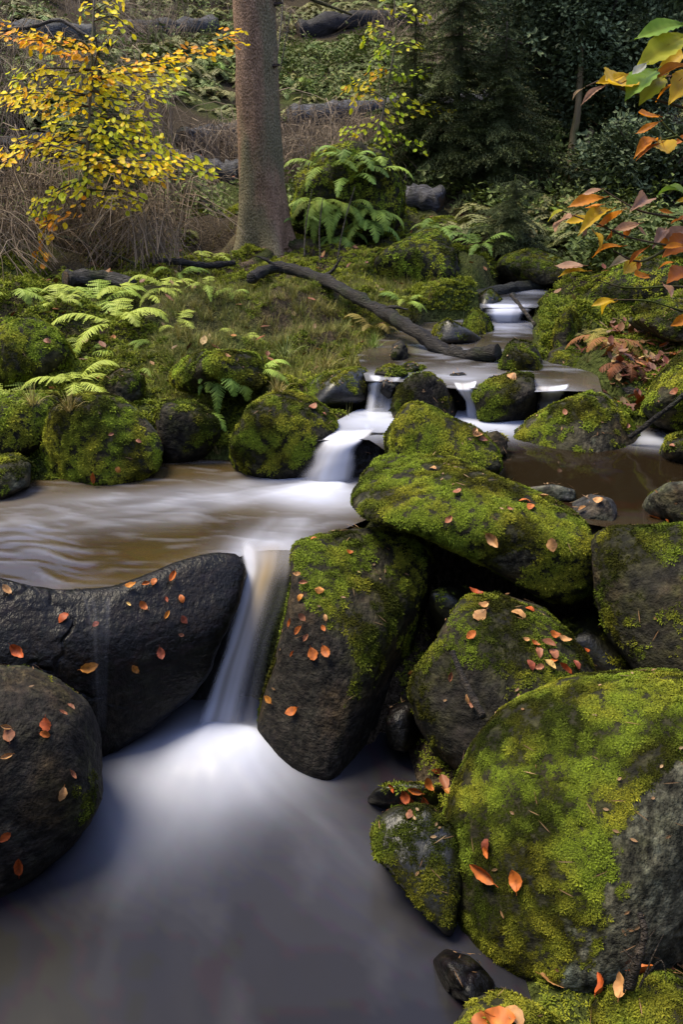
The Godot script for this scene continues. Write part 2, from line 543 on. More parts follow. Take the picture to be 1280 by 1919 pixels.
	for k in 30:
		var t := (k / 2) / 15.0
		var sd := -1.0 if k % 2 else 1.0
		var p := Vector3(0, -0.16 * t * t, -t)
		var d := Vector3(sd, -0.15 - 0.3 * rng.randf(), -0.9).normalized()
		var l := 0.34 * (1.0 - t * 0.75)
		for q in 9:
			var e := q / 9.0
			var c := p + d * l * e + Vector3.DOWN * 0.06 * e * e
			s.tint = Color.WHITE * rng.randf_range(0.6, 1.35)
			for nd in 2:
				var nd_dir := (d * 0.7 + Vector3(rng.randf_range(-1, 1), rng.randf_range(-0.7, 0.9), rng.randf_range(-1, 1))).normalized() * 0.05
				var w := nd_dir.cross(Vector3.UP).normalized() * 0.006
				s.flat3(c - w, c + nd_dir, c + w)
	S.spruce = s.done()

func join(s: Shape, m: ArrayMesh, t: Transform3D) -> void:
	var a := m.surface_get_arrays(0)
	var base := s.v.size()
	var cc: PackedColorArray = a[Mesh.ARRAY_COLOR]
	var k := 0
	for p in a[Mesh.ARRAY_VERTEX]:
		s.tint = cc[k]
		s.vert(t * p)
		k += 1
	for i in a[Mesh.ARRAY_INDEX]: s.ix.append(base + i)

# ------------------------------------------------------------------ water
# sources: [x, z, towards x, towards z, reach, width, strength]
func foam_at(x: float, z: float, sources: Array) -> float:
	var f := 0.0
	for q in sources:
		var d := Vector2(q[2], q[3])
		var o := Vector2(x - q[0], z - q[1])
		if d == Vector2.ZERO:
			f += q[6] * exp(-o.length_squared() / (q[4] * q[4]))
			continue
		d = d.normalized()
		var al := o.dot(d)
		var pe := o.cross(d) + 0.06 * coarse.get_noise_2d(al * 120.0, q[0] * 100.0)
		var w: float = q[5] * (1.0 + maxf(al, 0.0) * 0.9)
		var strand := 0.8 + 0.9 * fine.get_noise_2d(pe * 90.0, al * 16.0)
		f += q[6] * strand * exp(-pe * pe / (w * w)) * (exp(-al / q[4]) if al > 0.0 else exp(-al * al / 0.004))
	return f

func pool(called: String, label: String, level: float, poly: PackedVector2Array, cell: float, sources: Array, deep: Color, stain: Color, wisps: Vector3, m: Material, heave := 0.012) -> void:
	var lo := poly[0]
	var hi := poly[0]
	for p in poly:
		lo = lo.min(p); hi = hi.max(p)
	var w := int((hi.x - lo.x) / cell) + 2
	var h := int((hi.y - lo.y) / cell) + 2
	var s := Shape.new()
	for j in h:
		for i in w:
			var x := lo.x + i * cell
			var z := lo.y + j * cell
			var f := foam_at(x, z, sources)
			var bend := coarse.get_noise_2d(x * 40.0, z * 40.0) * 0.35
			var streak := fine.get_noise_2d((x + bend * 0.3) * wisps.x, (z + bend) * wisps.y)
			var milk := clampf(f + wisps.z * smoothstep(0.05, 0.6, streak + 0.35 * coarse.get_noise_2d(x * 90.0, z * 90.0)), 0.0, 1.0)
			var c := deep.lerp(stain, smoothstep(-0.3, 0.4, coarse.get_noise_2d(x * 70.0 + 400.0, z * 110.0)))
			s.tint = c.lerp(Color(0.45, 0.48, 0.57), milk)
			s.vert(Vector3(x, level + 0.012 * f * coarse.get_noise_2d(x * 220.0, z * 220.0) + smoothstep(0.3, 1.0, f) * heave + 0.0025 * streak, z))
	var keep := PackedByteArray()
	for i in s.v.size():
		var p := Vector2(s.v[i].x, s.v[i].z)
		var ok := inside(poly, p)
		keep.append(1 if ok else 0)
		if not ok and rim(poly, p) < cell * 1.5:
			var best := p + Vector2(9, 9)
			for k in poly.size():
				var q := Geometry2D.get_closest_point_to_segment(p, poly[k], poly[(k + 1) % poly.size()])
				if q.distance_squared_to(p) < best.distance_squared_to(p): best = q
			s.v[i] = Vector3(best.x, s.v[i].y, best.y)
	for j in h - 1:
		for i in w - 1:
			var a := j * w + i
			if keep[a] + keep[a + 1] + keep[a + w] + keep[a + w + 1] > 0: s.quad(a, a + 1, a + w + 1, a + w)
	tag(part(called, s.done(), m, self), label, "water", "", "structure")

# rows: left and right edge of the sheet at each step down
func fall(label: String, left: Array, right: Array, clear: float, tone: Color, bulge := 0.03, grain := 60.0, seed_ := 0.0, split := false) -> void:
	var l := smooth_line(left, 8)
	var r := smooth_line(right, 8)
	var s := Shape.new()
	var n := 40
	for j in l.size():
		var t := float(j) / (l.size() - 1)
		for i in n + 1:
			var q := float(i) / n
			var st := fine.get_noise_2d(q * grain * 3.5 + seed_ * 9.0, t * 4.0 + seed_) * 0.55 + fine.get_noise_2d(q * grain * 1.4, seed_ * 7.0 + t) * 0.9 + 0.5
			var soft := lerpf(0.12, 0.28, smoothstep(0.15, 0.5, t))
			var edge := smoothstep(0.0, soft, q) * smoothstep(1.0, 1.0 - soft, q) * smoothstep(0.0, 0.17, t)
			var a := clampf((st * 1.5 * (1.0 - clear) + 0.25 * (1.0 - clear)) * edge, 0.0, 0.94)
			if split: a *= 1.0 - 0.8 * exp(-pow((q - 0.72) / 0.13, 2.0)) * smoothstep(0.25, 0.5, t)
			s.tint = Color(0.52, 0.54, 0.60).lerp(tone, clampf(0.9 - st, 0.0, 1.0) * 0.7)
			if split: s.tint = s.tint.lerp(Color(0.42, 0.28, 0.08), 0.75 * exp(-pow((q - 0.5 + 0.1 * t) / 0.16, 2.0)) * smoothstep(0.75, 0.35, t))
			s.tint = s.tint.lerp(Color(0.24, 0.24, 0.26), 0.7 * smoothstep(0.5, 0.1, t)) if split else s.tint
			s.tint.a = a * (1.0 - 0.75 * smoothstep(0.88, 1.0, t))
			var sway := 0.35 * fine.get_noise_2d(t * 25.0 + seed_, q * 12.0) * smoothstep(0.1, 0.4, t) * absf(q - 0.5)
			s.vert(l[j].lerp(r[j], q + sway) + Vector3(0, 0, bulge * sin(PI * q)))
	for j in l.size() - 1:
		for i in n:
			var a := j * (n + 1) + i
			s.quad(a, a + 1, a + n + 2, a + n + 1)
	tag(part("waterfall", s.done(), M.falling, self), label, "waterfall", "", "structure")

func make_water() -> void:
	M.water = tinted(0.14, 0.35)
	M.still = tinted(0.06, 0.5)
	M.falling = tinted(0.8, 0.1)
	M.falling.transparency = BaseMaterial3D.TRANSPARENCY_ALPHA
	M.falling.cull_mode = BaseMaterial3D.CULL_DISABLED
	M.milky = tinted(0.26, 0.3)
	pool("lower_pool", "slate grey lower pool, milky white below the waterfall", 0.0, pools[0].poly, 0.02, [
		[-0.42, -2.581, 0, 0, 0.2, 0, 0.55], [-0.511, -2.393, 0, 0, 0.24, 0, 0.36], [-0.251, -2.449, 0, 0, 0.18, 0, 0.20], [-0.677, -2.12, 0, 0, 0.2, 0, 0.07],
		[-0.391, -2.566, -0.25, 1, 0.25, 0.22, 0.18], [-0.313, -2.536, 0.5, 0.7, 0.35, 0.08, 0.25], [0.087, -1.834, 0, 0, 0.45, 0, 0.025], [-0.557, -2.166, 0, 0, 0.3, 0, 0.05]],
		Color(0.008, 0.007, 0.009), Color(0.013, 0.0115, 0.014), Vector3(50, 30, 0.02), M.milky, 0.05)
	pool("upper_pool", "tea brown upper pool with white streaks of moving water", 0.5, pools[1].poly, 0.016, [
		[-0.049, -3.821, -1, 0.35, 0.5, 0.11, 0.9], [-0.154, -3.683, 0, 0, 0.18, 0, 0.5], [-0.218, -3.346, -0.15, 1, 0.5, 0.13, 0.35], [-0.517, -3.65, -1, 0.1, 0.4, 0.08, 0.22],
		[-0.652, -3.462, -1, 0.2, 0.7, 0.12, 0.16], [-0.275, -3.082, 0, 0, 0.13, 0, 0.55], [0, -3.65, 0, 0, 0.2, 0, 0.4], [-1.043, -3.683, -1, 0.05, 0.6, 0.08, 0.15]],
		Color(0.028, 0.019, 0.008), Color(0.05, 0.036, 0.016), Vector3(45, 190, 0.09), M.water)
	pool("middle_pool", "brown still pool by the pyramid boulder with a white churned left end", 0.68, pools[2].poly, 0.02, [
		[0.203, -4.35, 0, 0, 0.25, 0, 0.7], [0.635, -4.253, 0, 0, 0.22, 0, 0.8], [0.822, -4.114, 0, 0, 0.18, 0, 0.5], [0.051, -4.114, 0, 0, 0.22, 0, 0.45], [1.434, -3.899, 0, 0, 0.12, 0, 0.7], [0.419, -4.206, 0, 0, 0.25, 0, 0.5]],
		Color(0.012, 0.008, 0.004), Color(0.024, 0.016, 0.008), Vector3(30, 60, 0.01), M.still)
	pool("upstream_water", "silky grey stream above the small cascades", 0.84, pools[3].poly, 0.025, [
		[0.219, -4.486, 0, 0, 0.14, 0, 0.35], [0.631, -4.486, 0, 0, 0.2, 0, 0.4], [0.498, -5.156, 1, 0.4, 0.6, 0.1, 0.3], [1.119, -5.937, 0, 0, 0.2, 0, 0.5], [0.998, -4.157, 0, 0, 0.15, 0, 0.4]],
		Color(0.03, 0.024, 0.016), Color(0.06, 0.05, 0.035), Vector3(40, 130, 0.2), M.water)
	fall("main waterfall, broad veil pouring down between two dark boulders",
		[Vector3(-0.4, 0.512, -3.177), Vector3(-0.382, 0.507, -3.038), Vector3(-0.377, 0.474, -2.977), Vector3(-0.402, 0.4, -2.922), Vector3(-0.449, 0.25, -2.831), Vector3(-0.499, 0.085, -2.734), Vector3(-0.553, -0.02, -2.586)],
		[Vector3(-0.115, 0.512, -3.198), Vector3(-0.15, 0.507, -3.067), Vector3(-0.167, 0.474, -2.986), Vector3(-0.187, 0.4, -2.922), Vector3(-0.234, 0.25, -2.831), Vector3(-0.279, 0.085, -2.734), Vector3(-0.281, -0.02, -2.586)], 0.24, Color(0.30, 0.22, 0.09), 0.03, 9.0, 3.0, true)
	fall("small curved fall beside the rounded mossy boulder",
		[Vector3(-0.102, 0.69, -4.08), Vector3(-0.108, 0.675, -3.907), Vector3(-0.152, 0.6, -3.869), Vector3(-0.207, 0.49, -3.848)],
		[Vector3(0.178, 0.69, -4.08), Vector3(0.124, 0.675, -3.94), Vector3(0.078, 0.6, -3.869), Vector3(0.069, 0.49, -3.848)], 0.3, Color(0.30, 0.22, 0.10), 0.04, 8.0, 41.0)
	fall("left cascade of the upper step beneath the grassy bank",
		[Vector3(0.137, 0.85, -4.503), Vector3(0.135, 0.835, -4.403), Vector3(0.12, 0.76, -4.416), Vector3(0.097, 0.67, -4.336)],
		[Vector3(0.316, 0.85, -4.456), Vector3(0.29, 0.835, -4.381), Vector3(0.276, 0.76, -4.394), Vector3(0.27, 0.67, -4.336)], 0.3, Color(0.2, 0.2, 0.2), 0.02, 9.0, 71.0)
	fall("middle cascade of the upper step between two dark boulders",
		[Vector3(0.552, 0.85, -4.33), Vector3(0.561, 0.835, -4.228), Vector3(0.604, 0.76, -4.29), Vector3(0.613, 0.67, -4.24)],
		[Vector3(0.684, 0.85, -4.364), Vector3(0.663, 0.835, -4.249), Vector3(0.689, 0.76, -4.29), Vector3(0.719, 0.67, -4.24)], 0.15, Color(0.30, 0.24, 0.12), 0.02, 8.0, 91.0)
	fall("right cascade of the upper step beside the pyramid boulder",
		[Vector3(0.95, 0.85, -4.253), Vector3(0.943, 0.835, -4.186), Vector3(0.97, 0.76, -4.29), Vector3(0.982, 0.67, -4.288)],
		[Vector3(1.133, 0.85, -4.297), Vector3(1.092, 0.835, -4.207), Vector3(1.102, 0.76, -4.29), Vector3(1.094, 0.67, -4.288)], 0.2, Color(0.30, 0.24, 0.14), 0.02, 8.0, 111.0)
	fall("thin trickle running down the wet black rock", [Vector3(-0.884, 0.522, -2.676), Vector3(-0.853, 0.48, -2.611), Vector3(-0.833, 0.4, -2.539), Vector3(-0.822, 0.268, -2.49), Vector3(-0.822, 0.124, -2.456)], [Vector3(-0.781, 0.513, -2.694), Vector3(-0.77, 0.469, -2.631), Vector3(-0.767, 0.389, -2.558), Vector3(-0.772, 0.256, -2.508), Vector3(-0.78, 0.113, -2.472)], 0.955, Color(0.2, 0.2, 0.22), 0.005, 12.0, 131.0)
	fall("low white cascade at the far head of the stream", [Vector3(0.98, 0.94, -6.241), Vector3(0.972, 0.925, -6.107), Vector3(0.981, 0.89, -6.058), Vector3(1.002, 0.83, -6.073)], [Vector3(1.35, 0.94, -6.241), Vector3(1.306, 0.925, -6.107), Vector3(1.284, 0.89, -6.058), Vector3(1.278, 0.83, -6.073)], 0.25, Color(0.2, 0.2, 0.22), 0.02, 9.0, 151.0)
	pool("stream_head", "dark shallow stream between rocks far behind the fallen branch", 0.93, pools[4].poly, 0.04, [[1.15, -6.259, 0, 0, 0.2, 0, 0.5], [1.409, -6.822, 0, 0, 0.15, 0, 0.3]], Color(0.02, 0.018, 0.014), Color(0.04, 0.036, 0.03), Vector3(40, 60, 0.15), M.water)

# ------------------------------------------------------------------ wood
func bark_tube(pts: Array, r0: float, r1: float, c: Color, sides := 10, per := 6, rough := 0.08, patches := 0.3, green := Color(0.05, 0.065, 0.015)) -> ArrayMesh:
	var line := smooth_line(pts, per)
	var rad := []
	for i in line.size():
		rad.append(lerpf(r0, r1, float(i) / (line.size() - 1)) * (1.0 + 0.35 * coarse.get_noise_1d(i * 30.0 + r0 * 5000.0)))
	var s := Shape.new()
	s.tube(line, rad, sides, rough, rng)
	for i in s.v.size():
		s.v[i] += Vector3(fine.get_noise_3dv(s.v[i] * 130.0), fine.get_noise_3dv(s.v[i] * 130.0 + Vector3(50, 0, 0)), 0.0) * minf(r0, r1) * 0.5
	for i in s.v.size():
		var at: Vector3 = s.v[i] * 100.0
		var k := smoothstep(0.0, 0.35, patch_noise.get_noise_3dv(at * 3.0) + patches - 0.3)
		s.c[i] = (c * (0.75 + 0.5 * absf(patch_noise.get_noise_3dv(at * 8.0)) * 2.0)).lerp(green, k)
	return s.done()

var logs := []
func near_log(x: float, z: float) -> bool:
	for l in logs:
		for i in l.size() - 1:
			var q := Geometry2D.get_closest_point_to_segment(Vector2(x, z), Vector2(l[i].x, l[i].z), Vector2(l[i + 1].x, l[i + 1].z))
			var o := Vector2(x, z) - q
			if absf(o.x) < 0.25 and o.y > -0.2 and o.y < 0.45: return true
	return false

func log_thing(called: String, label: String, category: String, pts: Array, r0: float, r1: float, c: Color, side_twigs := [], patches := 0.15) -> Node3D:
	if category == "log":
		logs.append(pts)
		for i in pts.size(): pts[i].y = height(pts[i].x, pts[i].z) + r0 * 0.55
	var root := thing(called, label, category, pts[0])
	var local := []
	for p in pts: local.append(p - pts[0])
	part("trunk" if category == "log" else "stem", bark_tube(local, r0, r1, c, 12, 7, 0.1, patches), M.log, root)
	if category == "log":
		var s := Shape.new()
		var d: Vector3 = (local[0] - local[1]).normalized()
		s.tint = Color(0.22, 0.13, 0.06)
		s.tube([local[0] - d * 0.01, local[0] + d * 0.004], [r0 * 0.9, r0 * 0.88], 14)
		part("cut_end", s.done(), M.log, root)
	for t in side_twigs:
		var q := []
		for p in t: q.append(p - pts[0])
		part("twig", bark_tube(q, r1 * 0.45, r1 * 0.12, c, 5, 4), M.log, root)
	return root

func spruce_trunk() -> void:
	var foot := Vector3(-0.655, 0, -7.75)
	foot.y = height(foot.x, foot.z) - 0.1
	var root := thing("spruce_tree", "tall straight spruce trunk standing on the left bank", "tree", foot)
	var s := Shape.new()
	var rows := 150
	var cols := 40
	for j in rows + 1:
		var y := 9.0 * pow(float(j) / rows, 1.35)
		var rad := 0.178 - 0.009 * y + 0.10 * exp(-y / 0.35)
		for i in cols:
			var a := TAU * i / cols
			var rr := rad * (1.0 + 0.28 * exp(-y / 0.25) * cos(a * 5.0 + 0.6)) + 0.012 * fine.get_noise_3d(cos(a) * 30.0, y * 40.0, sin(a) * 30.0) + 0.02 * coarse.get_noise_3d(cos(a) * 30.0, y * 60.0, sin(a) * 30.0)
			var gr := smoothstep(0.1, 0.45, patch_noise.get_noise_3d(cos(a) * 50.0, y * 60.0, sin(a) * 50.0) + 0.3 * sin(a - 0.3) + 0.35 - 0.35 * y)
			s.tint = Color(0.45, 0.30, 0.195) * (0.75 + 0.9 * absf(fine.get_noise_3d(cos(a) * 60.0, y * 45.0, sin(a) * 60.0)))
			s.tint = s.tint.lerp(Color(0.24, 0.25, 0.15), gr * 0.75)
			s.vert(Vector3(cos(a) * rr - 0.004 * y, y, sin(a) * rr), Vector2(float(i) / cols, y))
	for j in rows:
		for i in cols:
			s.quad(j * cols + i, (j + 1) * cols + i, (j + 1) * cols + (i + 1) % cols, j * cols + (i + 1) % cols)
	flip(s)
	part("trunk", s.done(), M.bark, root)
	for k in 3:
		var a := -0.1 + k * 1.5 + rng.randf_range(-0.2, 0.2)
		var line := []
		for q in 6:
			var dist := 0.15 + 0.13 * q
			var w := Vector3(cos(a + 0.06 * q * q * (1 if k % 2 else -1)), 0, sin(a + 0.06 * q * q * (1 if k % 2 else -1))) * dist
			line.append(Vector3(w.x, height(foot.x + w.x, foot.z + w.z) - foot.y + 0.02 - 0.022 * q, w.z))
		part("root", bark_tube(line, 0.075, 0.02, Color(0.24, 0.18, 0.12), 9, 4, 0.1, 0.35), M.bark, root)
	for k in 9:
		s = Shape.new()
		s.tint = Color(0.13, 0.09, 0.065)
		var a := rng.randf_range(-0.4, PI + 0.4)
		var y := rng.randf_range(0.8, 3.2)
		var o := Vector3(cos(a), 0, sin(a))
		s.tube([o * 0.14 + Vector3(0, y, 0), o * (0.2 + 0.03 * rng.randf()) + Vector3(0, y + 0.01, 0)], [0.018, 0.008], 6)
		part("branch_stub", s.done(), M.log, root)
	var buf := PackedFloat32Array()
	for k in 160:
		var y := rng.randf_range(6.2, 9.2)
		var a := rng.randf() * TAU
		var l := (9.8 - y) * 0.28 + 0.25
		push(buf, Basis(Vector3.UP, a) * Basis(Vector3.RIGHT, rng.randf_range(-0.3, 0.15)) * Basis().scaled(Vector3(l, l, l)), Vector3(0, y, 0), Color(0.03, 0.05, 0.016) * rng.randf_range(0.7, 1.3))
	scatter("crown", S.spruce, M.needle, buf, root)

func flip(s: Shape) -> void:
	for i in range(0, s.ix.size(), 3):
		var k := s.ix[i + 1]
		s.ix[i + 1] = s.ix[i + 2]
		s.ix[i + 2] = k

# a leafy sapling: stem line, side branches, leaves in flat layers along each branch
func sapling(label: String, stem: Array, r0: float, branches: Array, size: float, per_metre: float, colors: Array, most_parts: int) -> void:
	var foot: Vector3 = stem[0]
	var root := thing("beech_sapling", label, "tree", foot)
	var local := []
	for p in stem: local.append(p - foot)
	part("stem", bark_tube(local, r0, r0 * 0.4, Color(0.10, 0.085, 0.06), 8, 6), M.twig, root)
	var made := 0
	var buf := PackedFloat32Array()
	var spots := []
	for br in branches:
		var pts := []
		for p in br[0]: pts.append(p - foot)
		var bn := part("branch", bark_tube(pts, 0.007, 0.0025, Color(0.06, 0.045, 0.035), 5, 5), M.twig, root)
		var line := smooth_line(pts, 8)
		var length := 0.0
		for i in line.size() - 1: length += line[i].distance_to(line[i + 1])
		var n := int(length * per_metre)
		for k in n:
			var t := (k + rng.randf()) / n
			var f := t * (line.size() - 1)
			var i := mini(int(f), line.size() - 2)
			var ahead: Vector3 = (line[i + 1] - line[i]).normalized()
			var across := ahead.cross(Vector3.UP).normalized()
			var sd := 1.0 if k % 2 else -1.0
			var reach: float = br[2] * (0.35 + 0.65 * sin(PI * clampf(t * 0.85 + 0.15, 0, 1))) * pow(rng.randf(), 0.7)
			var p: Vector3 = line[i].lerp(line[i + 1], f - i) + across * sd * reach + ahead * reach * 0.5 + Vector3(0, rng.randf_range(-0.06, 0.06) - 0.2 * reach, 0)
			var d := (across * sd * rng.randf_range(0.2, 1.0) + ahead * rng.randf_range(0.1, 1.0) + Vector3.DOWN * rng.randf_range(0.0, 0.9)).normalized()
			var up := (Vector3.UP + Vector3(rng.randf_range(-0.7, 0.7), 0, rng.randf_range(-0.1, 1.1))).normalized()
			var x := up.cross(-d).normalized()
			var b := Basis(x, (-d).cross(x).normalized(), -d).scaled(Vector3.ONE * size * rng.randf_range(0.7, 1.2))
			var c: Color = colors[clampi(int(br[1]) + (rng.randi() % 3 - 1 if rng.randf() < 0.6 else 0), 0, colors.size() - 1)]
			spots.append([b, p, c * rng.randf_range(0.75, 1.2)])
	for k in spots.size():
		var q: Array = spots[(k * 7919) % spots.size()] if spots.size() % 7919 else spots[k]
		if k < most_parts:
			part("leaf", leaf_toned(q[2]), M.leaf, root, Transform3D(q[0], q[1]))
		else:
			push(buf, q[0], q[1], q[2])
	if buf.size(): scatter("foliage", S.small_leaf, M.leaf, buf, root)

var toned := {}
func leaf_toned(c: Color, shape := "small_leaf", which := 0) -> ArrayMesh:
	var key := "%s%d_%d_%d_%d" % [shape, which, int(c.r * 24), int(c.g * 30), int(c.b * 40)]
	if not toned.has(key):
		var src: ArrayMesh = S[shape] if S[shape] is ArrayMesh else S[shape][which % S[shape].size()]
		var a := src.surface_get_arrays(0)
		var cc: PackedColorArray = a[Mesh.ARRAY_COLOR]
		var vv: PackedVector3Array = a[Mesh.ARRAY_VERTEX]
		for i in cc.size():
			var blot := 0.9 + (0.8 if shape == "beech" else 0.35) * patch_noise.get_noise_3d(vv[i].x * 260.0 + which * 70.0, vv[i].z * 260.0, c.r * 900.0)
			cc[i] = cc[i] * c * blot
		a[Mesh.ARRAY_COLOR] = cc
		var m := ArrayMesh.new()
		m.add_surface_from_arrays(Mesh.PRIMITIVE_TRIANGLES, a)
		toned[key] = m
	return toned[key]

# ------------------------------------------------------------------ fallen leaves
const LEAF_COLORS := [Color(0.38, 0.105, 0.018), Color(0.40, 0.21, 0.08), Color(0.25, 0.10, 0.05), Color(0.40, 0.16, 0.025), Color(0.20, 0.05, 0.025), Color(0.34, 0.07, 0.015), Color(0.52, 0.36, 0.13)]
var leaf_names := {}

func fallen_leaf(key: String, at: Vector3, size: float, color: int, label: String) -> void:
	var r: Dictionary = rocks[key]
	var n: Vector3 = (r.axes.inverse() * (at - r.at)).normalized()
	var e := 0.02
	var t1 := n.cross(Vector3(0.3, 1, 0.2)).normalized()
	var t2 := n.cross(t1)
	var p := rock_point(r, n)
	var pa := rock_point(r, (n + t1 * e).normalized())
	var pb := rock_point(r, (n + t2 * e).normalized())
	var up := (pa - p).cross(pb - p).normalized()
	if up.dot(p) < 0.0: up = -up
	up = (up + Vector3(rng.randf_range(-0.22, 0.22), rng.randf_range(-0.1, 0.3), rng.randf_range(-0.1, 0.3))).normalized()
	var d := up.cross(Vector3(rng.randf_range(-1, 1), rng.randf_range(-0.5, 0.5), rng.randf_range(-1, 1))).normalized()
	var x := up.cross(d)
	var o := part("fallen_leaf", leaf_toned(LEAF_COLORS[color] * rng.randf_range(0.8, 1.15), "beech", rng.randi() % 8), M.fallen, self)
	o.transform = Transform3D(Basis(x, up, d).scaled(Vector3.ONE * size), r.at + p + up * 0.011 + d * size * 0.5)
	tag(o, label, "leaf", "fallen leaves on the boulders")

# ------------------------------------------------------------------ ferns, grass
func fern(label: String, x: float, z: float, fronds: int, length: float, c: Color, face := 0.0, spread := TAU, tilt := 0.0, lift := 0.0) -> void:
	var root := thing("fern", label, "fern", Vector3(x, height(x, z) - 0.01 + lift, z))
	for i in fronds:
		var yaw := face + spread * ((i + 0.5 + rng.randf_range(-0.3, 0.3)) / fronds - 0.5)
		var l := length * rng.randf_range(0.65, 1.2)
		var o := part("frond", leaf_toned(c * rng.randf_range(0.75, 1.2), "frond", rng.randi() % 3), M.fern, root, Transform3D(Basis(Vector3.UP, yaw) * Basis(Vector3.RIGHT, tilt + rng.randf_range(-0.25, 0.25)) * Basis().scaled(Vector3(l, l, l)), Vector3.ZERO))

func sedge(label: String, at: Vector3, k: float, c: Color, parts := 3) -> void:
	var root := thing("grass_clump", label, "grass", at)
	for i in parts:
		part("blades", leaf_toned(c * rng.randf_range(0.8, 1.2), "grass"), M.grass, root, Transform3D(Basis(Vector3.UP, TAU * i / parts) * Basis(Vector3.RIGHT, 0.25) * Basis().scaled(Vector3.ONE * k), Vector3.ZERO))

func field(called: String, label: String, mesh: Mesh, m: Material, n: int, pick: Callable, parent: Node = self) -> void:
	var buf := PackedFloat32Array()
	for i in n:
		var q: Array = pick.call()
		if q.is_empty(): continue
		push(buf, q[0], q[1], q[2])
	var o := scatter(called, mesh, m, buf, parent)
	if label: o.set_meta("label", label)

func yawed(k: float, lean := 0.2) -> Basis:
	return (Basis(Vector3.UP, rng.randf() * TAU) * Basis(Vector3.RIGHT, rng.randf_range(-lean, lean))).scaled(Vector3.ONE * k)

func in_water(x: float, z: float, margin := 0.03) -> bool:
	for q in pools:
		if off(q.poly, Vector2(x, z)) < margin: return true
	return false

func ground_cover() -> void:
	field("moss_carpet", "green moss carpet over the near banks", S.moss, M.moss, 130000, func() -> Array:
		var d := rng.randf_range(3.7, 9.0)
		var x := rng.randf_range(-0.62, 0.6) * d
		var z := -d
		if in_water(x, z): return []
		var q := patch_noise.get_noise_2d(x * 55.0, z * 55.0)
		if q < -0.3 or (d > 6.5 and q < -0.1): return []
		var n := Vector3(height(x - 0.04, z) - height(x + 0.04, z), 0.08, height(x, z - 0.04) - height(x, z + 0.04)).normalized()
		var hue := 0.5 + q
		return [yawed(rng.randf_range(0.9, 2.0), 0.8), Vector3(x, height(x, z), z), Color(0.09, 0.13, 0.014).lerp(Color(0.26, 0.28, 0.025), clampf(hue + rng.randf_range(-0.4, 0.3), 0, 1))])
	field("grass", "short green and straw grass on the bank by the cascade", S.grass, M.grass, 5200, func() -> Array:
		var d := rng.randf_range(4.5, 7.2)
		var x := rng.randf_range(-0.26, 0.14) * d
		if in_water(x, -d, 0.0): return []
		if Vector2((x + 0.3) / 0.95, (d - 5.6) / 1.3).length() + coarse.get_noise_2d(x * 120.0, d * 120.0) * 0.9 > 0.9: return []
		return [yawed(rng.randf_range(0.3, 0.85), 0.5), Vector3(x, height(x, -d) - 0.01, -d), Color(0.13, 0.17, 0.03).lerp(Color(0.26, 0.23, 0.07), rng.randf())])
	field("grass_fringe", "thin grass scattered over the left and right banks", S.grass, M.grass, 900, func() -> Array:
		var d := rng.randf_range(4.0, 8.5)
		var x := rng.randf_range(-0.45, 0.5) * d
		if in_water(x, -d, 0.0): return []
		return [yawed(rng.randf_range(0.4, 0.9)), Vector3(x, height(x, -d) - 0.01, -d), Color(0.10, 0.13, 0.03).lerp(Color(0.20, 0.15, 0.06), rng.randf())])
	for v in 3:
		field("dead_stalks", "dry brown stalks and twigs tangled over the slope", S.stalks[v], M.twig, 260, func() -> Array:
			var d := 6.6 + 13.0 * pow(rng.randf(), 1.3)
			var x := rng.randf_range(-0.65, 0.12 if d > 8.0 else -0.13) * d
			if rng.randf() < 0.22: x = rng.randf_range(0.1, 0.5) * d
			if (d < 9.5 and x > -1.3) or near_log(x, -d) or (d < 9.0 and rng.randf() < 0.55): return []
			if d > 9.0 and patch_noise.get_noise_2d(x * 20.0, d * 20.0 + 70.0) < -0.05: return []
			return [yawed(rng.randf_range(0.5, 1.1), 0.9), Vector3(x, height(x, -d) + 0.05, -d), Color.WHITE * rng.randf_range(0.5, 1.2)])
	field("slope_ferns", "ferns and bracken growing over the far slope", S.fern_clump, M.fern, 4600, func() -> Array:
		var d := 8.0 + 15.0 * pow(rng.randf(), 1.3)
		var x := rng.randf_range(-0.62, 0.6) * d
		if patch_noise.get_noise_2d(x * 14.0, d * 14.0) < -0.2 or near_log(x, -d): return []
		return [yawed(rng.randf_range(0.4, 1.1)), Vector3(x, height(x, -d) - 0.03, -d), Color(0.10, 0.16, 0.04).lerp(Color(0.24, 0.22, 0.06), rng.randf() * rng.randf()).lerp(Color(0.17, 0.12, 0.06), rng.randf() * 0.6)])
	field("undergrowth", "dark evergreen brambles and ivy on the slope and gully", S.evergreen, M.holly, 10000, func() -> Array:
		var d := 6.6 + 13.0 * pow(rng.randf(), 1.5)
		var x := rng.randf_range(-0.1, 0.6) * d if rng.randf() < 0.6 else rng.randf_range(-0.62, 0.1) * d
		if in_water(x, -d) or near_log(x, -d) or (d < 8.4 and x < 1.3): return []
		if patch_noise.get_noise_2d(x * 22.0 + 300.0, d * 22.0) < -0.05: return []
		return [yawed(rng.randf_range(0.7, 1.5), 1.2), Vector3(x, height(x, -d) + rng.randf_range(0.0, 0.22), -d), Color(0.10, 0.13, 0.03) * rng.randf_range(0.6, 1.6)])
	field("leaf_litter", "brown and orange leaf litter over the banks and slope", S.small_leaf, M.fallen, 1700, func() -> Array:
		var d := rng.randf_range(3.6, 12.0)
		var x := rng.randf_range(-0.5, 0.5) * d
		if rng.randf() < 0.5:
			d = rng.randf_range(4.1, 5.4); x = rng.randf_range(0.3, 0.5) * d
		if in_water(x, -d, 0.05): return []
		var c: Color = LEAF_COLORS[rng.randi() % 7]
		return [yawed(rng.randf_range(0.04, 0.075), 1.0), Vector3(x, height(x, -d) + 0.025, -d), c.lerp(Color(0.13, 0.085, 0.06), 0.75 * rng.randf()) * rng.randf_range(0.5, 1.0)])

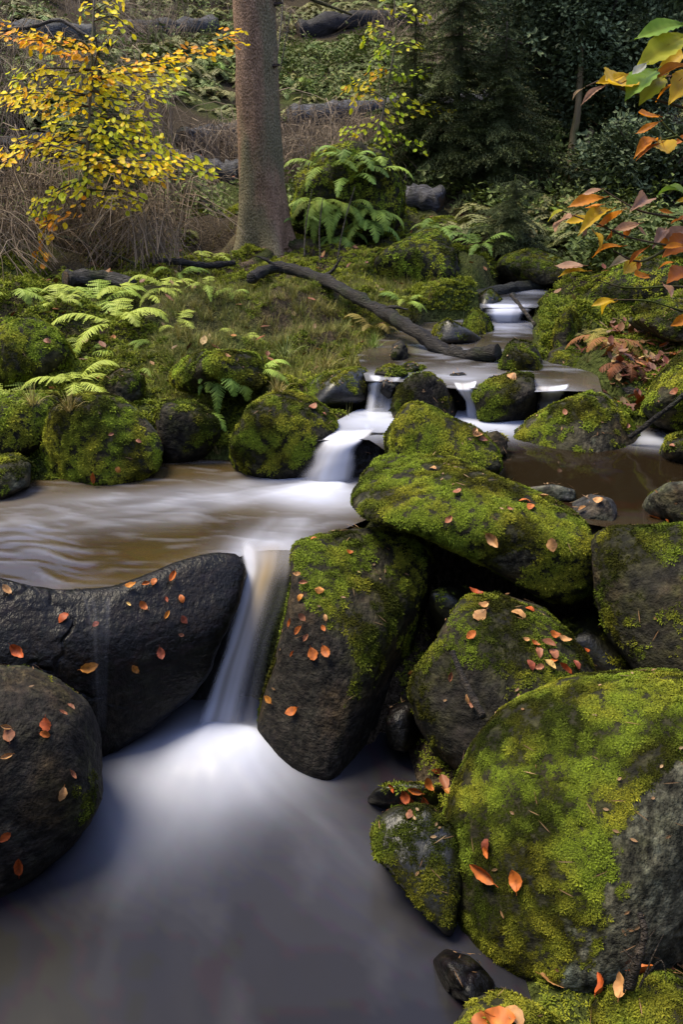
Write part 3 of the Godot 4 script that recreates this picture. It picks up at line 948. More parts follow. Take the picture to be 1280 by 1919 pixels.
	field("moss_patches", "moss on the ground between the foreground rocks", S.moss, M.moss, 9000, func() -> Array:
		var x := rng.randf_range(0.2, 1.6)
		var z := rng.randf_range(-3.0, -0.9)
		if in_water(x, z, 0.01): return []
		return [yawed(rng.randf_range(0.6, 1.2), 0.7), Vector3(x, height(x, z), z), Color(0.10, 0.13, 0.014).lerp(Color(0.22, 0.23, 0.02), rng.randf())])
	field("gap_litter", "wet orange leaves packed in the gaps between the foreground rocks", S.beech[3], M.fallen, 190, func() -> Array:
		var x := rng.randf_range(0.25, 1.3)
		var z := rng.randf_range(-2.9, -1.0)
		if in_water(x, z, 0.01): return []
		return [yawed(rng.randf_range(0.05, 0.075), 0.5), Vector3(x, height(x, z) + 0.015, z), LEAF_COLORS[rng.randi() % 6] * rng.randf_range(0.5, 1.0)])

# ------------------------------------------------------------------ background trees
func young_spruce(label: String, x: float, z: float, tall: float, wide: float, sprays: int, c: Color, low := 0.12) -> void:
	var root := thing("young_spruce", label, "tree", Vector3(x, height(x, z) - 0.05, z))
	part("trunk", bark_tube([Vector3.ZERO, Vector3(0.02, tall * 0.5, 0), Vector3(0, tall, 0)], 0.012 * tall + 0.01, 0.008, Color(0.07, 0.055, 0.04), 7, 5), M.twig, root)
	var buf := PackedFloat32Array()
	for k in sprays:
		var t := pow(rng.randf(), 1.2)
		var y := tall * (low + (1.0 - low) * t)
		var l := (wide * (1.0 - t) + 0.12) * rng.randf_range(0.6, 1.1)
		push(buf, Basis(Vector3.UP, rng.randf() * TAU) * Basis(Vector3.RIGHT, rng.randf_range(-0.45, 0.25)) * Basis().scaled(Vector3(l, l, l)), Vector3(0, y, 0), c * rng.randf_range(0.6, 1.4))
	scatter("crown", S.spruce, M.needle, buf, root)

func evergreen_tree(label: String, stems: Array, middle: Vector3, size: Vector3, clumps: int, c: Color) -> void:
	var foot: Vector3 = stems[0][0]
	var root := thing("holly_tree", label, "tree", foot)
	for st in stems:
		var q := []
		for p in st: q.append(p - foot)
		part("trunk", bark_tube(q, 0.05, 0.025, Color(0.15, 0.115, 0.06), 9, 6), M.twig, root)
	var limbs := Shape.new()
	limbs.tint = Color(0.06, 0.05, 0.04)
	for k in 34:
		var a := middle - foot + Vector3(0, -size.y * 0.45, 0)
		var b := middle - foot + Vector3(rng.randf_range(-1, 1) * size.x, rng.randf_range(-0.7, 0.9) * size.y, rng.randf_range(-1, 1) * size.z) * 0.85
		limbs.tube(smooth_line([a.lerp(b, 0.1), a.lerp(b, 0.5) + Vector3(0, 0.1, 0), b], 3), [0.02, 0.018, 0.015, 0.012, 0.01, 0.006, 0.004], 4)
	part("limbs", limbs.done(), M.twig, root)
	var buf := PackedFloat32Array()
	for k in clumps:
		var d := Vector3(rng.randfn(), rng.randfn(), rng.randfn()).normalized()
		var p := middle - foot + d * size * pow(rng.randf(), 0.45) * (0.85 + 0.3 * coarse.get_noise_3dv(d * 130.0 + middle * 50.0))
		if patch_noise.get_noise_3dv((p + foot) * 30.0) < -0.18: continue
		push(buf, yawed(rng.randf_range(0.7, 1.5), 1.4), p, c * rng.randf_range(0.5, 1.6))
	scatter("crown", S.evergreen, M.holly, buf, root)

# ------------------------------------------------------------------ the chestnut boughs on the right
func bough(label: String, lines: Array, leaves: Array) -> void:
	var foot: Vector3 = lines[0][0]
	var root := thing("chestnut_bough", label, "branch", foot)
	for l in lines:
		var q := []
		for p in l: q.append(p - foot)
		part("twig", bark_tube(q, 0.006, 0.002, Color(0.07, 0.05, 0.035), 6, 5), M.twig, root)
	# leaves: base, tip, colour
	for lf in leaves:
		var a: Vector3 = lf[0] - foot
		var d: Vector3 = (lf[1] - lf[0])
		var face := Vector3(rng.randf_range(-0.4, 0.4), 0.75, 0.65).normalized()
		var x := face.cross(-d.normalized()).normalized()
		var up := (-d.normalized()).cross(x).normalized()
		part("leaf", leaf_toned(lf[2] * rng.randf_range(0.85, 1.1), "long_leaf", rng.randi() % 3), M.leaf, root, Transform3D(Basis(x, up, -d.normalized()).scaled(Vector3.ONE * d.length() * 1.15), a))

func _ready() -> void:
	var cam := Camera3D.new()
	cam.name = "camera"
	cam.position = Vector3(0, 1.9, 0)
	cam.rotation_degrees = Vector3(-22, 0, 0)
	cam.fov = 60.0
	cam.near = 0.05
	cam.far = 300.0
	add_child(cam)
	cam.current = true
	var env := Environment.new()
	env.background_mode = Environment.BG_SKY
	var sky_m := ProceduralSkyMaterial.new()
	sky_m.sky_top_color = Color(0.69, 0.75, 0.95)
	sky_m.sky_horizon_color = Color(0.86, 0.88, 0.92)
	sky_m.ground_horizon_color = Color(0.3, 0.3, 0.28)
	sky_m.ground_bottom_color = Color(0.1, 0.1, 0.09)
	var sky := Sky.new()
	sky.sky_material = sky_m
	env.sky = sky
	env.background_energy_multiplier = 0.85
	env.tonemap_mode = Environment.TONE_MAPPER_LINEAR
	env.tonemap_exposure = 2.75
	env.sdfgi_enabled = true
	env.ssao_enabled = true
	env.ssil_enabled = true
	var we := WorldEnvironment.new()
	we.environment = env
	add_child(we)
	var sun := DirectionalLight3D.new()
	sun.name = "sun"
	sun.light_energy = 0.85
	sun.light_color = Color(1.0, 0.95, 0.86)
	sun.light_angular_distance = 26.0
	sun.shadow_enabled = true
	sun.look_at_from_position(Vector3(-4, 9, -5.5), Vector3(0, 0, -3.5))
	add_child(sun)

	rng.seed = 1
	for n in [[coarse, 0.01, 4, 2], [fine, 0.06, 3, 4], [patch_noise, 0.01, 4, 9]]:
		n[0].noise_type = FastNoiseLite.TYPE_SIMPLEX_SMOOTH
		n[0].frequency = n[1]
		n[0].fractal_octaves = n[2]
		n[0].seed = n[3]
	make_materials()
	make_shapes()
	pools = [
		{"level": 0.0, "poly": PackedVector2Array([Vector2(-1.468, -2.032), Vector2(-1.049, -2.366), Vector2(-0.903, -2.536), Vector2(-0.862, -2.627), Vector2(-0.634, -2.898), Vector2(-0.344, -2.862), Vector2(-0.15, -2.596), Vector2(0.092, -2.536), Vector2(0.142, -2.627), Vector2(0.225, -2.596), Vector2(0.266, -2.214), Vector2(0.338, -1.99), Vector2(0.401, -1.797), Vector2(0.455, -1.63), Vector2(0.465, -1.483), Vector2(0.465, -1.317), Vector2(0.428, -1.058), Vector2(-1.263, -1.058), Vector2(-1.545, -1.662)])},
		{"level": 0.5, "poly": PackedVector2Array([Vector2(-2.146, -2.809), Vector2(-1.645, -2.747), Vector2(-1.193, -2.776), Vector2(-0.806, -2.719), Vector2(-0.599, -2.896), Vector2(-0.398, -3.005), Vector2(-0.347, -3.053), Vector2(-0.183, -3.072), Vector2(-0.084, -3.183), Vector2(0.18, -3.462), Vector2(0.201, -3.931), Vector2(-0.208, -4.101), Vector2(-0.579, -4.15), Vector2(-0.914, -4.251), Vector2(-1.332, -3.857), Vector2(-1.826, -3.857), Vector2(-2.6, -3.523)])},
		{"level": 0.68, "poly": PackedVector2Array([Vector2(-0.108, -3.891), Vector2(-0.102, -4.061), Vector2(0.082, -4.401), Vector2(0.275, -4.442), Vector2(0.703, -4.35), Vector2(1.092, -4.401), Vector2(1.206, -4.206), Vector2(1.516, -4.114), Vector2(1.633, -3.941), Vector2(1.742, -3.361), Vector2(1.586, -3.017), Vector2(0.956, -2.867), Vector2(0.7, -2.991), Vector2(0.344, -3.361), Vector2(0.211, -3.704), Vector2(0.123, -3.924)])},
		{"level": 0.84, "poly": PackedVector2Array([Vector2(0.123, -4.383), Vector2(0.294, -4.36), Vector2(0.546, -4.229), Vector2(0.676, -4.229), Vector2(0.949, -4.167), Vector2(1.087, -4.187), Vector2(1.253, -4.157), Vector2(1.332, -4.546), Vector2(1.078, -4.937), Vector2(1.311, -6.099), Vector2(0.965, -6.226), Vector2(0.579, -6.057), Vector2(0.269, -5.6), Vector2(0.091, -5.008)])},
		{"level": 0.93, "poly": PackedVector2Array([Vector2(0.941, -6.098), Vector2(1.322, -6.098), Vector2(1.71, -6.906), Vector2(2.074, -7.871), Vector2(1.784, -8.251), Vector2(1.297, -7.358), Vector2(1.019, -6.633)])}
	]
	make_ground()
	make_water()
	for a in [
		["A", "huge moss-covered boulder with bare grey right flank in the right foreground", Vector3(0.748, 0.193, -1.921), Vector3(0.279, -0.638, -0.718), [0, 0.476, 0.127, 0.491, 0.283, 0.466, 0.404, 0.31, 0.452, 0.048, 0.386, -0.177, 0.225, -0.312, 0.029, -0.417, -0.143, -0.458, -0.29, -0.441, -0.405, -0.35, -0.487, -0.221, -0.509, -0.093, -0.489, 0.033, -0.439, 0.169, -0.35, 0.285, -0.199, 0.399], 0.36, 0.36, [[0.723, -0.131, 0.679, 0.273], [-0.255, 0.306, 0.917, 0.353], [0, 0.862, 0.507, 0.482], [-0.843, -0.105, 0.527, 0.496], [-0.21, 0.494, 0.844, 0.35], [-0.216, -0.038, 0.976, 0.303]], 5.0, 0.028, 1.3, 0.15, 1.7, 0.58, 0.9099999999999999, 1, 0.0, 110, 140, [0.826, -0.252, 0.504, 0.56]],
		["B", "dark boulder strewn with orange beech leaves under the slanted boulder", Vector3(0.541, 0.241, -2.511), Vector3(0.177, -0.543, -0.821), [-0.159, 0.302, -0.054, 0.34, 0.091, 0.305, 0.187, 0.226, 0.267, 0.137, 0.316, 0.03, 0.293, -0.143, 0.05, -0.292, -0.143, -0.267, -0.233, -0.253, -0.305, -0.166, -0.325, -0.054, -0.289, 0.04, -0.226, 0.137], 0.33, 0.33, [[0.262, 0.733, 0.628, 0.286], [-0.507, 0, 0.862, 0.344], [0.679, 0.223, 0.699, 0.33], [0.265, 0.474, 0.84, 0.303], [-0.784, -0.599, 0.159, 0.31]], 9.0, 0.028, 0.42, 0.3, 1.1, 0.7, 0.675, 2, 0.0, 64, 88, []],
		["C", "long slanted mossy boulder lying across the gap in the middle", Vector3(0.508, 0.646, -3.053), Vector3(0.152, -0.375, -0.914), [-0.485, 0.079, -0.426, 0.211, -0.328, 0.27, -0.227, 0.261, -0.064, 0.209, 0.117, 0.134, 0.274, 0.084, 0.374, 0.021, 0.435, -0.15, 0.44, -0.224, 0.345, -0.29, 0.219, -0.268, 0.058, -0.181, -0.124, -0.106, -0.247, -0.054, -0.349, -0.048, -0.431, -0.033, -0.486, 0.018], 0.34, 0.34, [[0.142, 0.763, 0.631, 0.178], [-0.777, 0.104, 0.621, 0.481], [0.05, -0.352, 0.935, 0.311], [-0.136, 0.86, 0.491, 0.179]], 10.0, 0.025, 0.88, 0.35, 1.6, 0.68, 0.95, 1, 0.0, 80, 120, []],
		["D", "tall boulder right of the waterfall, mossy above and bare dark below", Vector3(0.021, 0.265, -2.769), Vector3(0.006, -0.508, -0.861), [-0.194, 0.374, -0.1, 0.411, 0.017, 0.435, 0.153, 0.444, 0.29, 0.424, 0.346, 0.288, 0.309, 0.114, 0.256, -0.038, 0.179, -0.104, 0.135, -0.225, 0.116, -0.354, 0.078, -0.449, 0, -0.493, -0.094, -0.468, -0.226, -0.41, -0.306, -0.338, -0.326, -0.283, -0.286, -0.153, -0.232, 0.036, -0.196, 0.208, -0.207, 0.325], 0.27, 0.27, [[0.153, 0.56, 0.814, 0.259], [-0.624, -0.052, 0.78, 0.29], [0.755, -0.108, 0.647, 0.265], [0.403, 0.441, 0.802, 0.259], [0.891, -0.337, 0.304, 0.188]], 9.0, 0.028, 0.52, 0.8, 1.3, 0.75, 0.79, 2, 0, 80, 104, [-0.641, -0.258, 0.723, 0.72]],
		["E", "wide wet black rock slab the upper pool spills over, left of the waterfall", Vector3(-0.975, 0.291, -2.628), Vector3(-0.301, -0.498, -0.813), [-0.458, 0.344, -0.246, 0.326, -0.147, 0.303, -0.049, 0.261, 0.071, 0.231, 0.197, 0.218, 0.329, 0.232, 0.45, 0.272, 0.592, 0.298, 0.68, 0.281, 0.718, 0.207, 0.654, 0.09, 0.567, -0.033, 0.513, -0.12, 0.393, -0.222, 0.292, -0.269, 0.183, -0.328, 0.08, -0.356, -0.127, -0.347, -0.381, -0.266, -0.512, -0.015], 0.17, 0.32, [[0.02, -0.301, 0.953, 0.16], [0.02, 0.352, 0.936, 0.169]], 9.0, 0.04, 0.0, 0.6, 1.0, 1.0, 0.95, 3, 1.0, 130, 190, []],
		["F", "dark rounded boulder at the left edge scattered with pink leaves", Vector3(-1.071, 0.177, -2.13), Vector3(-0.364, -0.586, -0.724), [0.121, 0.339, 0.21, 0.306, 0.279, 0.246, 0.33, 0.161, 0.345, 0.042, 0.324, -0.134, 0.293, -0.176, 0.212, -0.244, 0.093, -0.298, -0.004, -0.344, -0.159, -0.332, -0.292, -0.142, -0.284, 0.185, -0.089, 0.346], 0.33, 0.33, [[0.309, 0.619, 0.722, 0.355], [0.802, -0.107, 0.588, 0.373], [-0.26, 0.039, 0.965, 0.29], [0.196, -0.414, 0.889, 0.309], [-0.557, 0.242, 0.794, 0.319], [-0.838, -0.443, 0.319, 0.299], [-0.08, -0.421, 0.904, 0.295]], 9.0, 0.06, 0.26, 0.3, 0.8, 0.6, 0.65, 2, 0, 80, 110, []],
		["G", "large dark boulder with green top behind the foreground boulder", Vector3(1.159, 0.515, -2.622), Vector3(0.364, -0.435, -0.824), [-0.341, 0.159, -0.281, 0.214, -0.178, 0.234, -0.046, 0.266, 0.168, 0.261, 0.297, 0.022, 0.239, -0.216, 0.041, -0.296, -0.117, -0.26, -0.222, -0.173, -0.297, -0.039], 0.3, 0.3, [[0, 0.848, 0.53, 0.266], [-0.098, 0.299, 0.949, 0.259], [0.775, 0.281, 0.566, 0.293], [-0.556, -0.183, 0.811, 0.306]], 9.0, 0.028, 0.45, 1.0, 1.0, 0.7, 0.75, 2, 0.0, 56, 72, []],
		["H", "pale green boulder with orange leaf beside the still brown pool", Vector3(1.257, 0.707, -2.969), Vector3(0.366, -0.347, -0.864), [-0.188, -0.039, -0.16, 0.028, -0.091, 0.085, -0.003, 0.109, 0.153, 0.072, 0.185, -0.028, 0.028, -0.101, -0.159, -0.087], 0.15, 0.15, [[-0.423, -0.237, 0.875, 0.14], [-0.921, -0.01, 0.389, 0.16], [-0.453, -0.833, 0.318, 0.091], [-0.614, 0.077, 0.786, 0.155], [0.102, 0.371, 0.923, 0.124], [0.324, 0.141, 0.936, 0.141]], 9.0, 0.028, 0.4, 0.8, 1.0, 0.6, 0.79, 1, 0.0, 40, 56, []],
		["I", "small smooth grey stone wedged behind the slanted boulder", Vector3(0.939, 0.664, -3.038), Vector3(0.275, -0.362, -0.891), [-0.096, 0.036, -0.023, 0.074, 0.058, 0.063, 0.095, 0.021, 0.055, -0.046, 0, -0.097, -0.052, -0.059], 0.1, 0.1, [[0.828, 0.513, 0.225, 0.077], [-0.637, 0.595, 0.49, 0.075], [-0.572, 0.658, 0.49, 0.069]], 9.0, 0.028, 0.0, 0.6, 1.0, 1.0, 0.95, 4, 0.0, 40, 56, []],
		["I2", "low wet stone at the still pool's near edge", Vector3(0.815, 0.685, -3.198), Vector3(0.232, -0.346, -0.909), [-0.105, 0.013, -0.006, 0.036, 0.082, 0.021, 0.09, -0.023, -0.05, -0.036], 0.07, 0.07, [[-0.075, 0.307, 0.949, 0.06], [-0.281, -0.26, 0.924, 0.061]], 9.0, 0.028, 0.0, 0.6, 1.0, 1.0, 0.95, 4, 0.7, 40, 56, []],
		["J", "moss-topped boulder just behind the long slanted boulder", Vector3(0.416, 0.779, -3.484), Vector3(0.113, -0.304, -0.946), [-0.191, 0.126, -0.138, 0.18, -0.065, 0.169, 0.039, 0.118, 0.15, 0.076, 0.222, 0, 0.244, -0.093, 0.162, -0.173, -0.059, -0.116, -0.235, -0.034, -0.238, 0.043], 0.22, 0.22, [[0.309, 0.619, 0.722, 0.148], [0.011, -0.992, 0.129, 0.113], [-0.849, 0.023, 0.528, 0.246]], 9.0, 0.028, 0.75, 0.4, 1.4, 0.8, 0.95, 1, 0.0, 56, 72, []],
		["J2", "small rounded stone between two mossy boulders by the middle pool", Vector3(0.664, 0.728, -3.679), Vector3(0.169, -0.299, -0.939), [-0.053, 0.047, 0.008, 0.062, 0.056, 0.023, 0.056, -0.035, 0.001, -0.066, -0.054, -0.029], 0.08, 0.08, [[-0.551, 0.746, 0.374, 0.059], [-0.545, 0.406, 0.734, 0.07], [0.681, 0.461, 0.57, 0.052], [-0.193, 0.357, 0.914, 0.066], [0.001, 0.019, 1, 0.07], [-0.569, -0.201, 0.798, 0.072]], 9.0, 0.028, 0.4, 0.6, 1.0, 1.0, 0.725, 2, 0.0, 40, 56, []],
		["K", "pyramid-shaped mossy boulder standing in the still brown pool", Vector3(1.13, 0.666, -4.01), Vector3(0.26, -0.284, -0.923), [-0.337, -0.055, -0.263, 0.048, -0.136, 0.146, 0.028, 0.22, 0.106, 0.205, 0.212, 0.109, 0.297, -0.02, 0.292, -0.107, 0.116, -0.161, -0.104, -0.168, -0.283, -0.138], 0.36, 0.36, [[-0.284, 0.354, 0.891, 0.244], [0.669, 0.324, 0.669, 0.229], [0.34, 0.754, 0.562, 0.247]], 6.0, 0.028, 0.66, 0.25, 1.6, 0.85, 1.03, 1, 0.0, 64, 88, []],
		["L", "dark mossy boulder splitting the little cascade, left one", Vector3(0.425, 0.746, -4.301), Vector3(0.095, -0.258, -0.961), [-0.179, -0.037, -0.148, 0.078, -0.071, 0.137, 0.008, 0.15, 0.108, 0.084, 0.191, -0.019, 0.163, -0.112, -0.022, -0.118, -0.156, -0.095], 0.17, 0.17, [[-0.654, 0.262, 0.71, 0.174], [0.11, -0.004, 0.994, 0.131], [0.946, 0.222, 0.236, 0.129]], 9.0, 0.028, 0.5, 0.7, 1.2, 1.0, 0.725, 2, 0.0, 48, 64, []],
		["M", "blocky dark mossy boulder with a leaf on top, right of the cascade", Vector3(0.831, 0.764, -4.308), Vector3(0.183, -0.251, -0.951), [-0.173, 0.036, -0.092, 0.098, 0.023, 0.139, 0.114, 0.133, 0.137, 0.029, 0.139, -0.102, 0.029, -0.135, -0.131, -0.103], 0.17, 0.17, [[-0.104, 0.777, 0.621, 0.137], [-0.056, 0.826, 0.561, 0.139], [0.599, -0.631, 0.493, 0.136]], 9.0, 0.028, 0.5, 0.7, 1.2, 1.0, 0.725, 2, 0.0, 48, 64, []],
		["N", "mossy boulder at the tip of the fallen branch", Vector3(0.974, 0.862, -4.758), Vector3(0.196, -0.209, -0.958), [-0.136, -0.053, -0.11, 0.054, -0.043, 0.116, 0.057, 0.103, 0.125, 0.021, 0.127, -0.078, -0.041, -0.106], 0.17, 0.17, [[0.935, 0.332, 0.125, 0.102], [-0.232, 0.541, 0.809, 0.169], [-0.957, 0.289, 0.038, 0.103], [0.116, 0.905, 0.409, 0.089], [0.181, 0.023, 0.983, 0.147], [0.473, -0.058, 0.879, 0.172]], 9.0, 0.028, 0.6, 0.7, 1.0, 1.0, 0.725, 1, 0.0, 40, 56, []],
		["O", "broad mossy boulder on the left bank with ferns drooping over it", Vector3(-1.187, 0.596, -4.132), Vector3(-0.264, -0.29, -0.92), [-0.26, -0.148, -0.269, -0.005, -0.202, 0.168, -0.057, 0.247, 0.07, 0.27, 0.176, 0.185, 0.276, 0.028, 0.304, -0.059, 0.263, -0.157, 0.123, -0.21, -0.058, -0.232, -0.205, -0.205], 0.34, 0.34, [[0.356, 0.458, 0.814, 0.316], [-0.729, -0.184, 0.659, 0.281], [0.275, 0.961, 0.017, 0.239]], 9.0, 0.028, 0.82, 0.2, 1.5, 0.85, 1.0699999999999998, 1, 0.0, 64, 88, []],
		["P", "rounded mossy boulder beside the small middle fall", Vector3(-0.298, 0.616, -4.14), Vector3(-0.069, -0.296, -0.953), [-0.257, -0.174, -0.247, -0.018, -0.143, 0.16, -0.007, 0.25, 0.147, 0.206, 0.255, 0.121, 0.282, 0.043, 0.206, -0.054, 0.151, -0.183, -0.02, -0.218, -0.175, -0.215], 0.3, 0.3, [[0.217, 0.812, 0.542, 0.238], [-0.105, -0.314, 0.943, 0.286], [-0.702, -0.574, 0.421, 0.284], [0.571, 0.398, 0.719, 0.314]], 9.0, 0.028, 0.8, 0.6, 1.5, 0.85, 0.99, 2, 0.0, 64, 88, []],
		["Q", "mossy rock cut off by the left edge at the water", Vector3(-1.544, 0.547, -3.768), Vector3(-0.36, -0.315, -0.878), [-0.099, 0.071, 0.066, 0.119, 0.143, 0.046, 0.122, -0.054, -0.012, -0.105, -0.145, -0.091], 0.18, 0.18, [[-0.733, -0.371, 0.57, 0.164], [-0.385, 0.78, 0.494, 0.09], [-0.097, 0.965, 0.245, 0.077], [0.257, 0.387, 0.885, 0.154], [-0.539, 0.808, 0.239, 0.088], [-0.458, 0.763, 0.457, 0.1]], 9.0, 0.028, 0.8, 0.6, 1.0, 1.0, 0.87, 1, 0.0, 40, 56, []],
		["R", "bright yellow-green moss mound on the left bank slope", Vector3(-1.765, 0.852, -4.84), Vector3(-0.336, -0.199, -0.921), [-0.255, 0.112, -0.052, 0.213, 0.088, 0.228, 0.217, 0.133, 0.285, -0.012, 0.296, -0.161, 0.033, -0.199, -0.291, -0.142], 0.3, 0.3, [[0.179, -0.891, 0.417, 0.197], [-0.777, 0.46, 0.429, 0.221], [-0.44, -0.025, 0.898, 0.278], [-0.028, 0.623, 0.782, 0.267], [0.706, -0.542, 0.456, 0.281], [-0.817, 0.573, 0.063, 0.201]], 9.0, 0.05, 0.95, 0.6, 1.4, 1.0, 1.15, 1, 0.0, 40, 56, []],
		["S", "small bare grey-green rock behind the broad left boulder", Vector3(-1.14, 0.763, -4.524), Vector3(-0.237, -0.237, -0.942), [-0.109, 0.045, 0.005, 0.113, 0.11, 0.069, 0.118, -0.051, -0.037, -0.111, -0.114, -0.064], 0.15, 0.15, [[-0.01, 0.835, 0.55, 0.1], [0.887, 0.094, 0.452, 0.11], [0.78, -0.466, 0.418, 0.104], [-0.81, -0.19, 0.555, 0.108], [0.482, -0.067, 0.874, 0.14], [-0.801, -0.217, 0.558, 0.118]], 9.0, 0.028, 0.7, 0.6, 1.0, 1.0, 0.87, 1, 0.0, 40, 56, []],
		["T", "overhanging moss-capped rock with a dark hollow beneath", Vector3(-0.634, 0.858, -4.519), Vector3(-0.135, -0.223, -0.965), [-0.285, -0.003, -0.2, 0.07, -0.076, 0.113, 0.09, 0.149, 0.224, 0.091, 0.259, -0.061, 0.075, -0.137, -0.169, -0.101, -0.27, -0.071], 0.25, 0.25, [[-0.28, -0.837, 0.47, 0.122], [-0.751, 0.555, 0.357, 0.146], [0.106, 0.994, 0.036, 0.104], [-0.804, -0.42, 0.421, 0.175], [-0.38, -0.267, 0.885, 0.219], [0.583, 0.593, 0.555, 0.17]], 9.0, 0.045, 0.95, 0.6, 1.5, 1.0, 1.19, 2, 0.0, 56, 72, []],
		["T2", "green mossy rock in the shade under the overhang", Vector3(-0.769, 0.62, -4.228), Vector3(-0.172, -0.285, -0.943), [-0.197, 0.061, -0.118, 0.157, 0.013, 0.177, 0.168, 0.136, 0.208, -0.065, 0.122, -0.167, -0.114, -0.159, -0.192, -0.096], 0.2, 0.2, [[-0.997, -0.069, 0.018, 0.149], [0.699, -0.577, 0.422, 0.178], [0.622, -0.737, 0.266, 0.185], [0.444, 0.851, 0.279, 0.144], [-0.049, -0.276, 0.96, 0.155], [-0.578, -0.11, 0.808, 0.2]], 5.0, 0.028, 0.85, 0.6, 1.3, 1.0, 0.75, 2, 0.0, 40, 56, []],
		["U", "black wet rock under the grassy bank edge", Vector3(-0.025, 0.729, -4.542), Vector3(-0.005, -0.25, -0.968), [-0.199, 0.054, -0.059, 0.123, 0.164, 0.142, 0.176, -0.002, 0.103, -0.141, -0.06, -0.141, -0.172, -0.085], 0.22, 0.22, [[0.127, -0.295, 0.947, 0.208], [0.201, -0.917, 0.345, 0.115], [0.675, 0.523, 0.52, 0.186], [-0.749, 0.555, 0.362, 0.126], [-0.396, 0.883, 0.253, 0.118], [0.381, 0.55, 0.743, 0.182]], 9.0, 0.028, 0.25, 1.2, 1.0, 1.0, 0.79, 3, 0.5, 40, 56, []],
		["V1", "small dark mossy stone in the upper stream beside the bank", Vector3(0.327, 0.862, -4.952), Vector3(0.064, -0.205, -0.977), [-0.05, -0.019, -0.043, 0.049, 0.007, 0.07, 0.044, 0.029, 0.049, -0.047, -0.01, -0.069], 0.1, 0.1, [[-0.715, 0.669, 0.204, 0.053], [0.819, 0.343, 0.46, 0.044], [0.709, -0.274, 0.65, 0.059], [-0.122, 0.879, 0.461, 0.055], [-0.22, 0.367, 0.904, 0.085], [-0.401, 0.73, 0.553, 0.061]], 9.0, 0.028, 0.4, 0.6, 1.0, 1.0, 0.675, 2, 0.0, 40, 56, []],
		["V2", "low mossy stone at the lip of the left cascade", Vector3(0.25, 0.844, -4.513), Vector3(0.054, -0.227, -0.972), [-0.09, -0.031, -0.071, 0.03, -0.009, 0.052, 0.066, 0.026, 0.103, -0.012, 0.027, -0.045], 0.1, 0.1, [[-0.442, 0.517, 0.733, 0.061], [-0.001, 0.585, 0.811, 0.065], [-0.316, -0.908, 0.276, 0.034], [0.31, -0.937, 0.161, 0.038], [0.024, -0.938, 0.345, 0.04], [-0.325, 0.923, 0.206, 0.043]], 9.0, 0.028, 0.5, 0.6, 1.0, 1.0, 0.725, 2, 0.0, 40, 56, []],
		["V3", "flat dark stone awash in the upper stream", Vector3(0.378, 0.844, -4.643), Vector3(0.079, -0.221, -0.972), [-0.073, 0.001, -0.034, 0.032, 0.03, 0.036, 0.074, 0.009, 0.047, -0.031, -0.052, -0.033], 0.07, 0.07, [[-0.789, -0.026, 0.614, 0.067], [0.642, 0.663, 0.384, 0.039], [0.259, 0.964, 0.052, 0.03], [-0.085, 0.905, 0.416, 0.029], [0.592, -0.554, 0.585, 0.05], [0.791, -0.055, 0.609, 0.064]], 9.0, 0.028, 0.2, 0.6, 1.0, 1.0, 0.95, 3, 0.7, 40, 56, []],
		["V4", "dark pointed slab left of the far pool", Vector3(0.71, 0.85, -5.454), Vector3(0.127, -0.188, -0.974), [-0.158, 0.001, -0.138, 0.072, -0.065, 0.112, 0.034, 0.07, 0.141, 0.015, 0.224, -0.031, 0.081, -0.083, -0.115, -0.072], 0.18, 0.18, [[0.918, 0.083, 0.387, 0.126], [-0.626, 0.324, 0.709, 0.158], [0.63, 0.122, 0.767, 0.155], [0.208, 0.382, 0.901, 0.144], [0.25, -0.917, 0.31, 0.074], [-0.135, -0.974, 0.18, 0.072]], 9.0, 0.028, 0.4, 0.6, 1.0, 1.0, 0.675, 2, 0.3, 40, 56, []],
		["V5", "mossy rock at the foot of the far bank beside the slab", Vector3(0.881, 0.869, -5.785), Vector3(0.148, -0.174, -0.974), [-0.1, -0.038, -0.081, 0.064, -0.022, 0.112, 0.056, 0.06, 0.115, -0.016, 0.075, -0.085, -0.063, -0.078], 0.2, 0.2, [[0.39, 0.671, 0.63, 0.088], [0.869, 0.285, 0.405, 0.081], [-0.885, 0.33, 0.328, 0.081], [-0.937, 0.05, 0.346, 0.082], [-0.827, 0.556, 0.086, 0.085], [0.04, 0.462, 0.886, 0.147]], 9.0, 0.028, 0.75, 0.6, 1.0, 1.0, 0.79, 2, 0.0, 40, 56, []],
		["Vf", "broad flat mossy boulder far up the stream beneath the dark trees", Vector3(1.521, 1.048, -7.259), Vector3(0.204, -0.114, -0.972), [-0.349, -0.03, -0.231, 0.096, -0.069, 0.164, 0.159, 0.153, 0.321, 0.076, 0.302, -0.075, 0.019, -0.165, -0.278, -0.132], 0.4, 0.4, [[0.423, 0.898, 0.121, 0.147], [-0.509, -0.791, 0.339, 0.167], [0.017, 0.869, 0.494, 0.153], [-0.253, -0.332, 0.909, 0.311], [-0.44, 0.009, 0.898, 0.344], [-0.038, -0.998, 0.056, 0.133]], 9.0, 0.028, 0.7, 0.7, 0.8, 1.0, 0.65, 1, 0.0, 40, 56, []],
		["Vp", "knobbly mossy stump-like rock on the right bank", Vector3(1.303, 0.901, -5.097), Vector3(0.243, -0.187, -0.952), [-0.088, -0.007, -0.06, 0.115, -0.001, 0.183, 0.058, 0.12, 0.085, -0.029, 0.061, -0.151, -0.06, -0.142], 0.16, 0.16, [[0.17, -0.982, 0.087, 0.127], [-0.376, -0.091, 0.922, 0.148], [0.58, -0.104, 0.808, 0.105], [0.922, 0.238, 0.306, 0.07], [-0.85, -0.036, 0.525, 0.083], [-0.606, 0.138, 0.783, 0.121]], 9.0, 0.08, 0.8, 0.6, 1.0, 1.0, 0.725, 2, 0.0, 40, 56, []],
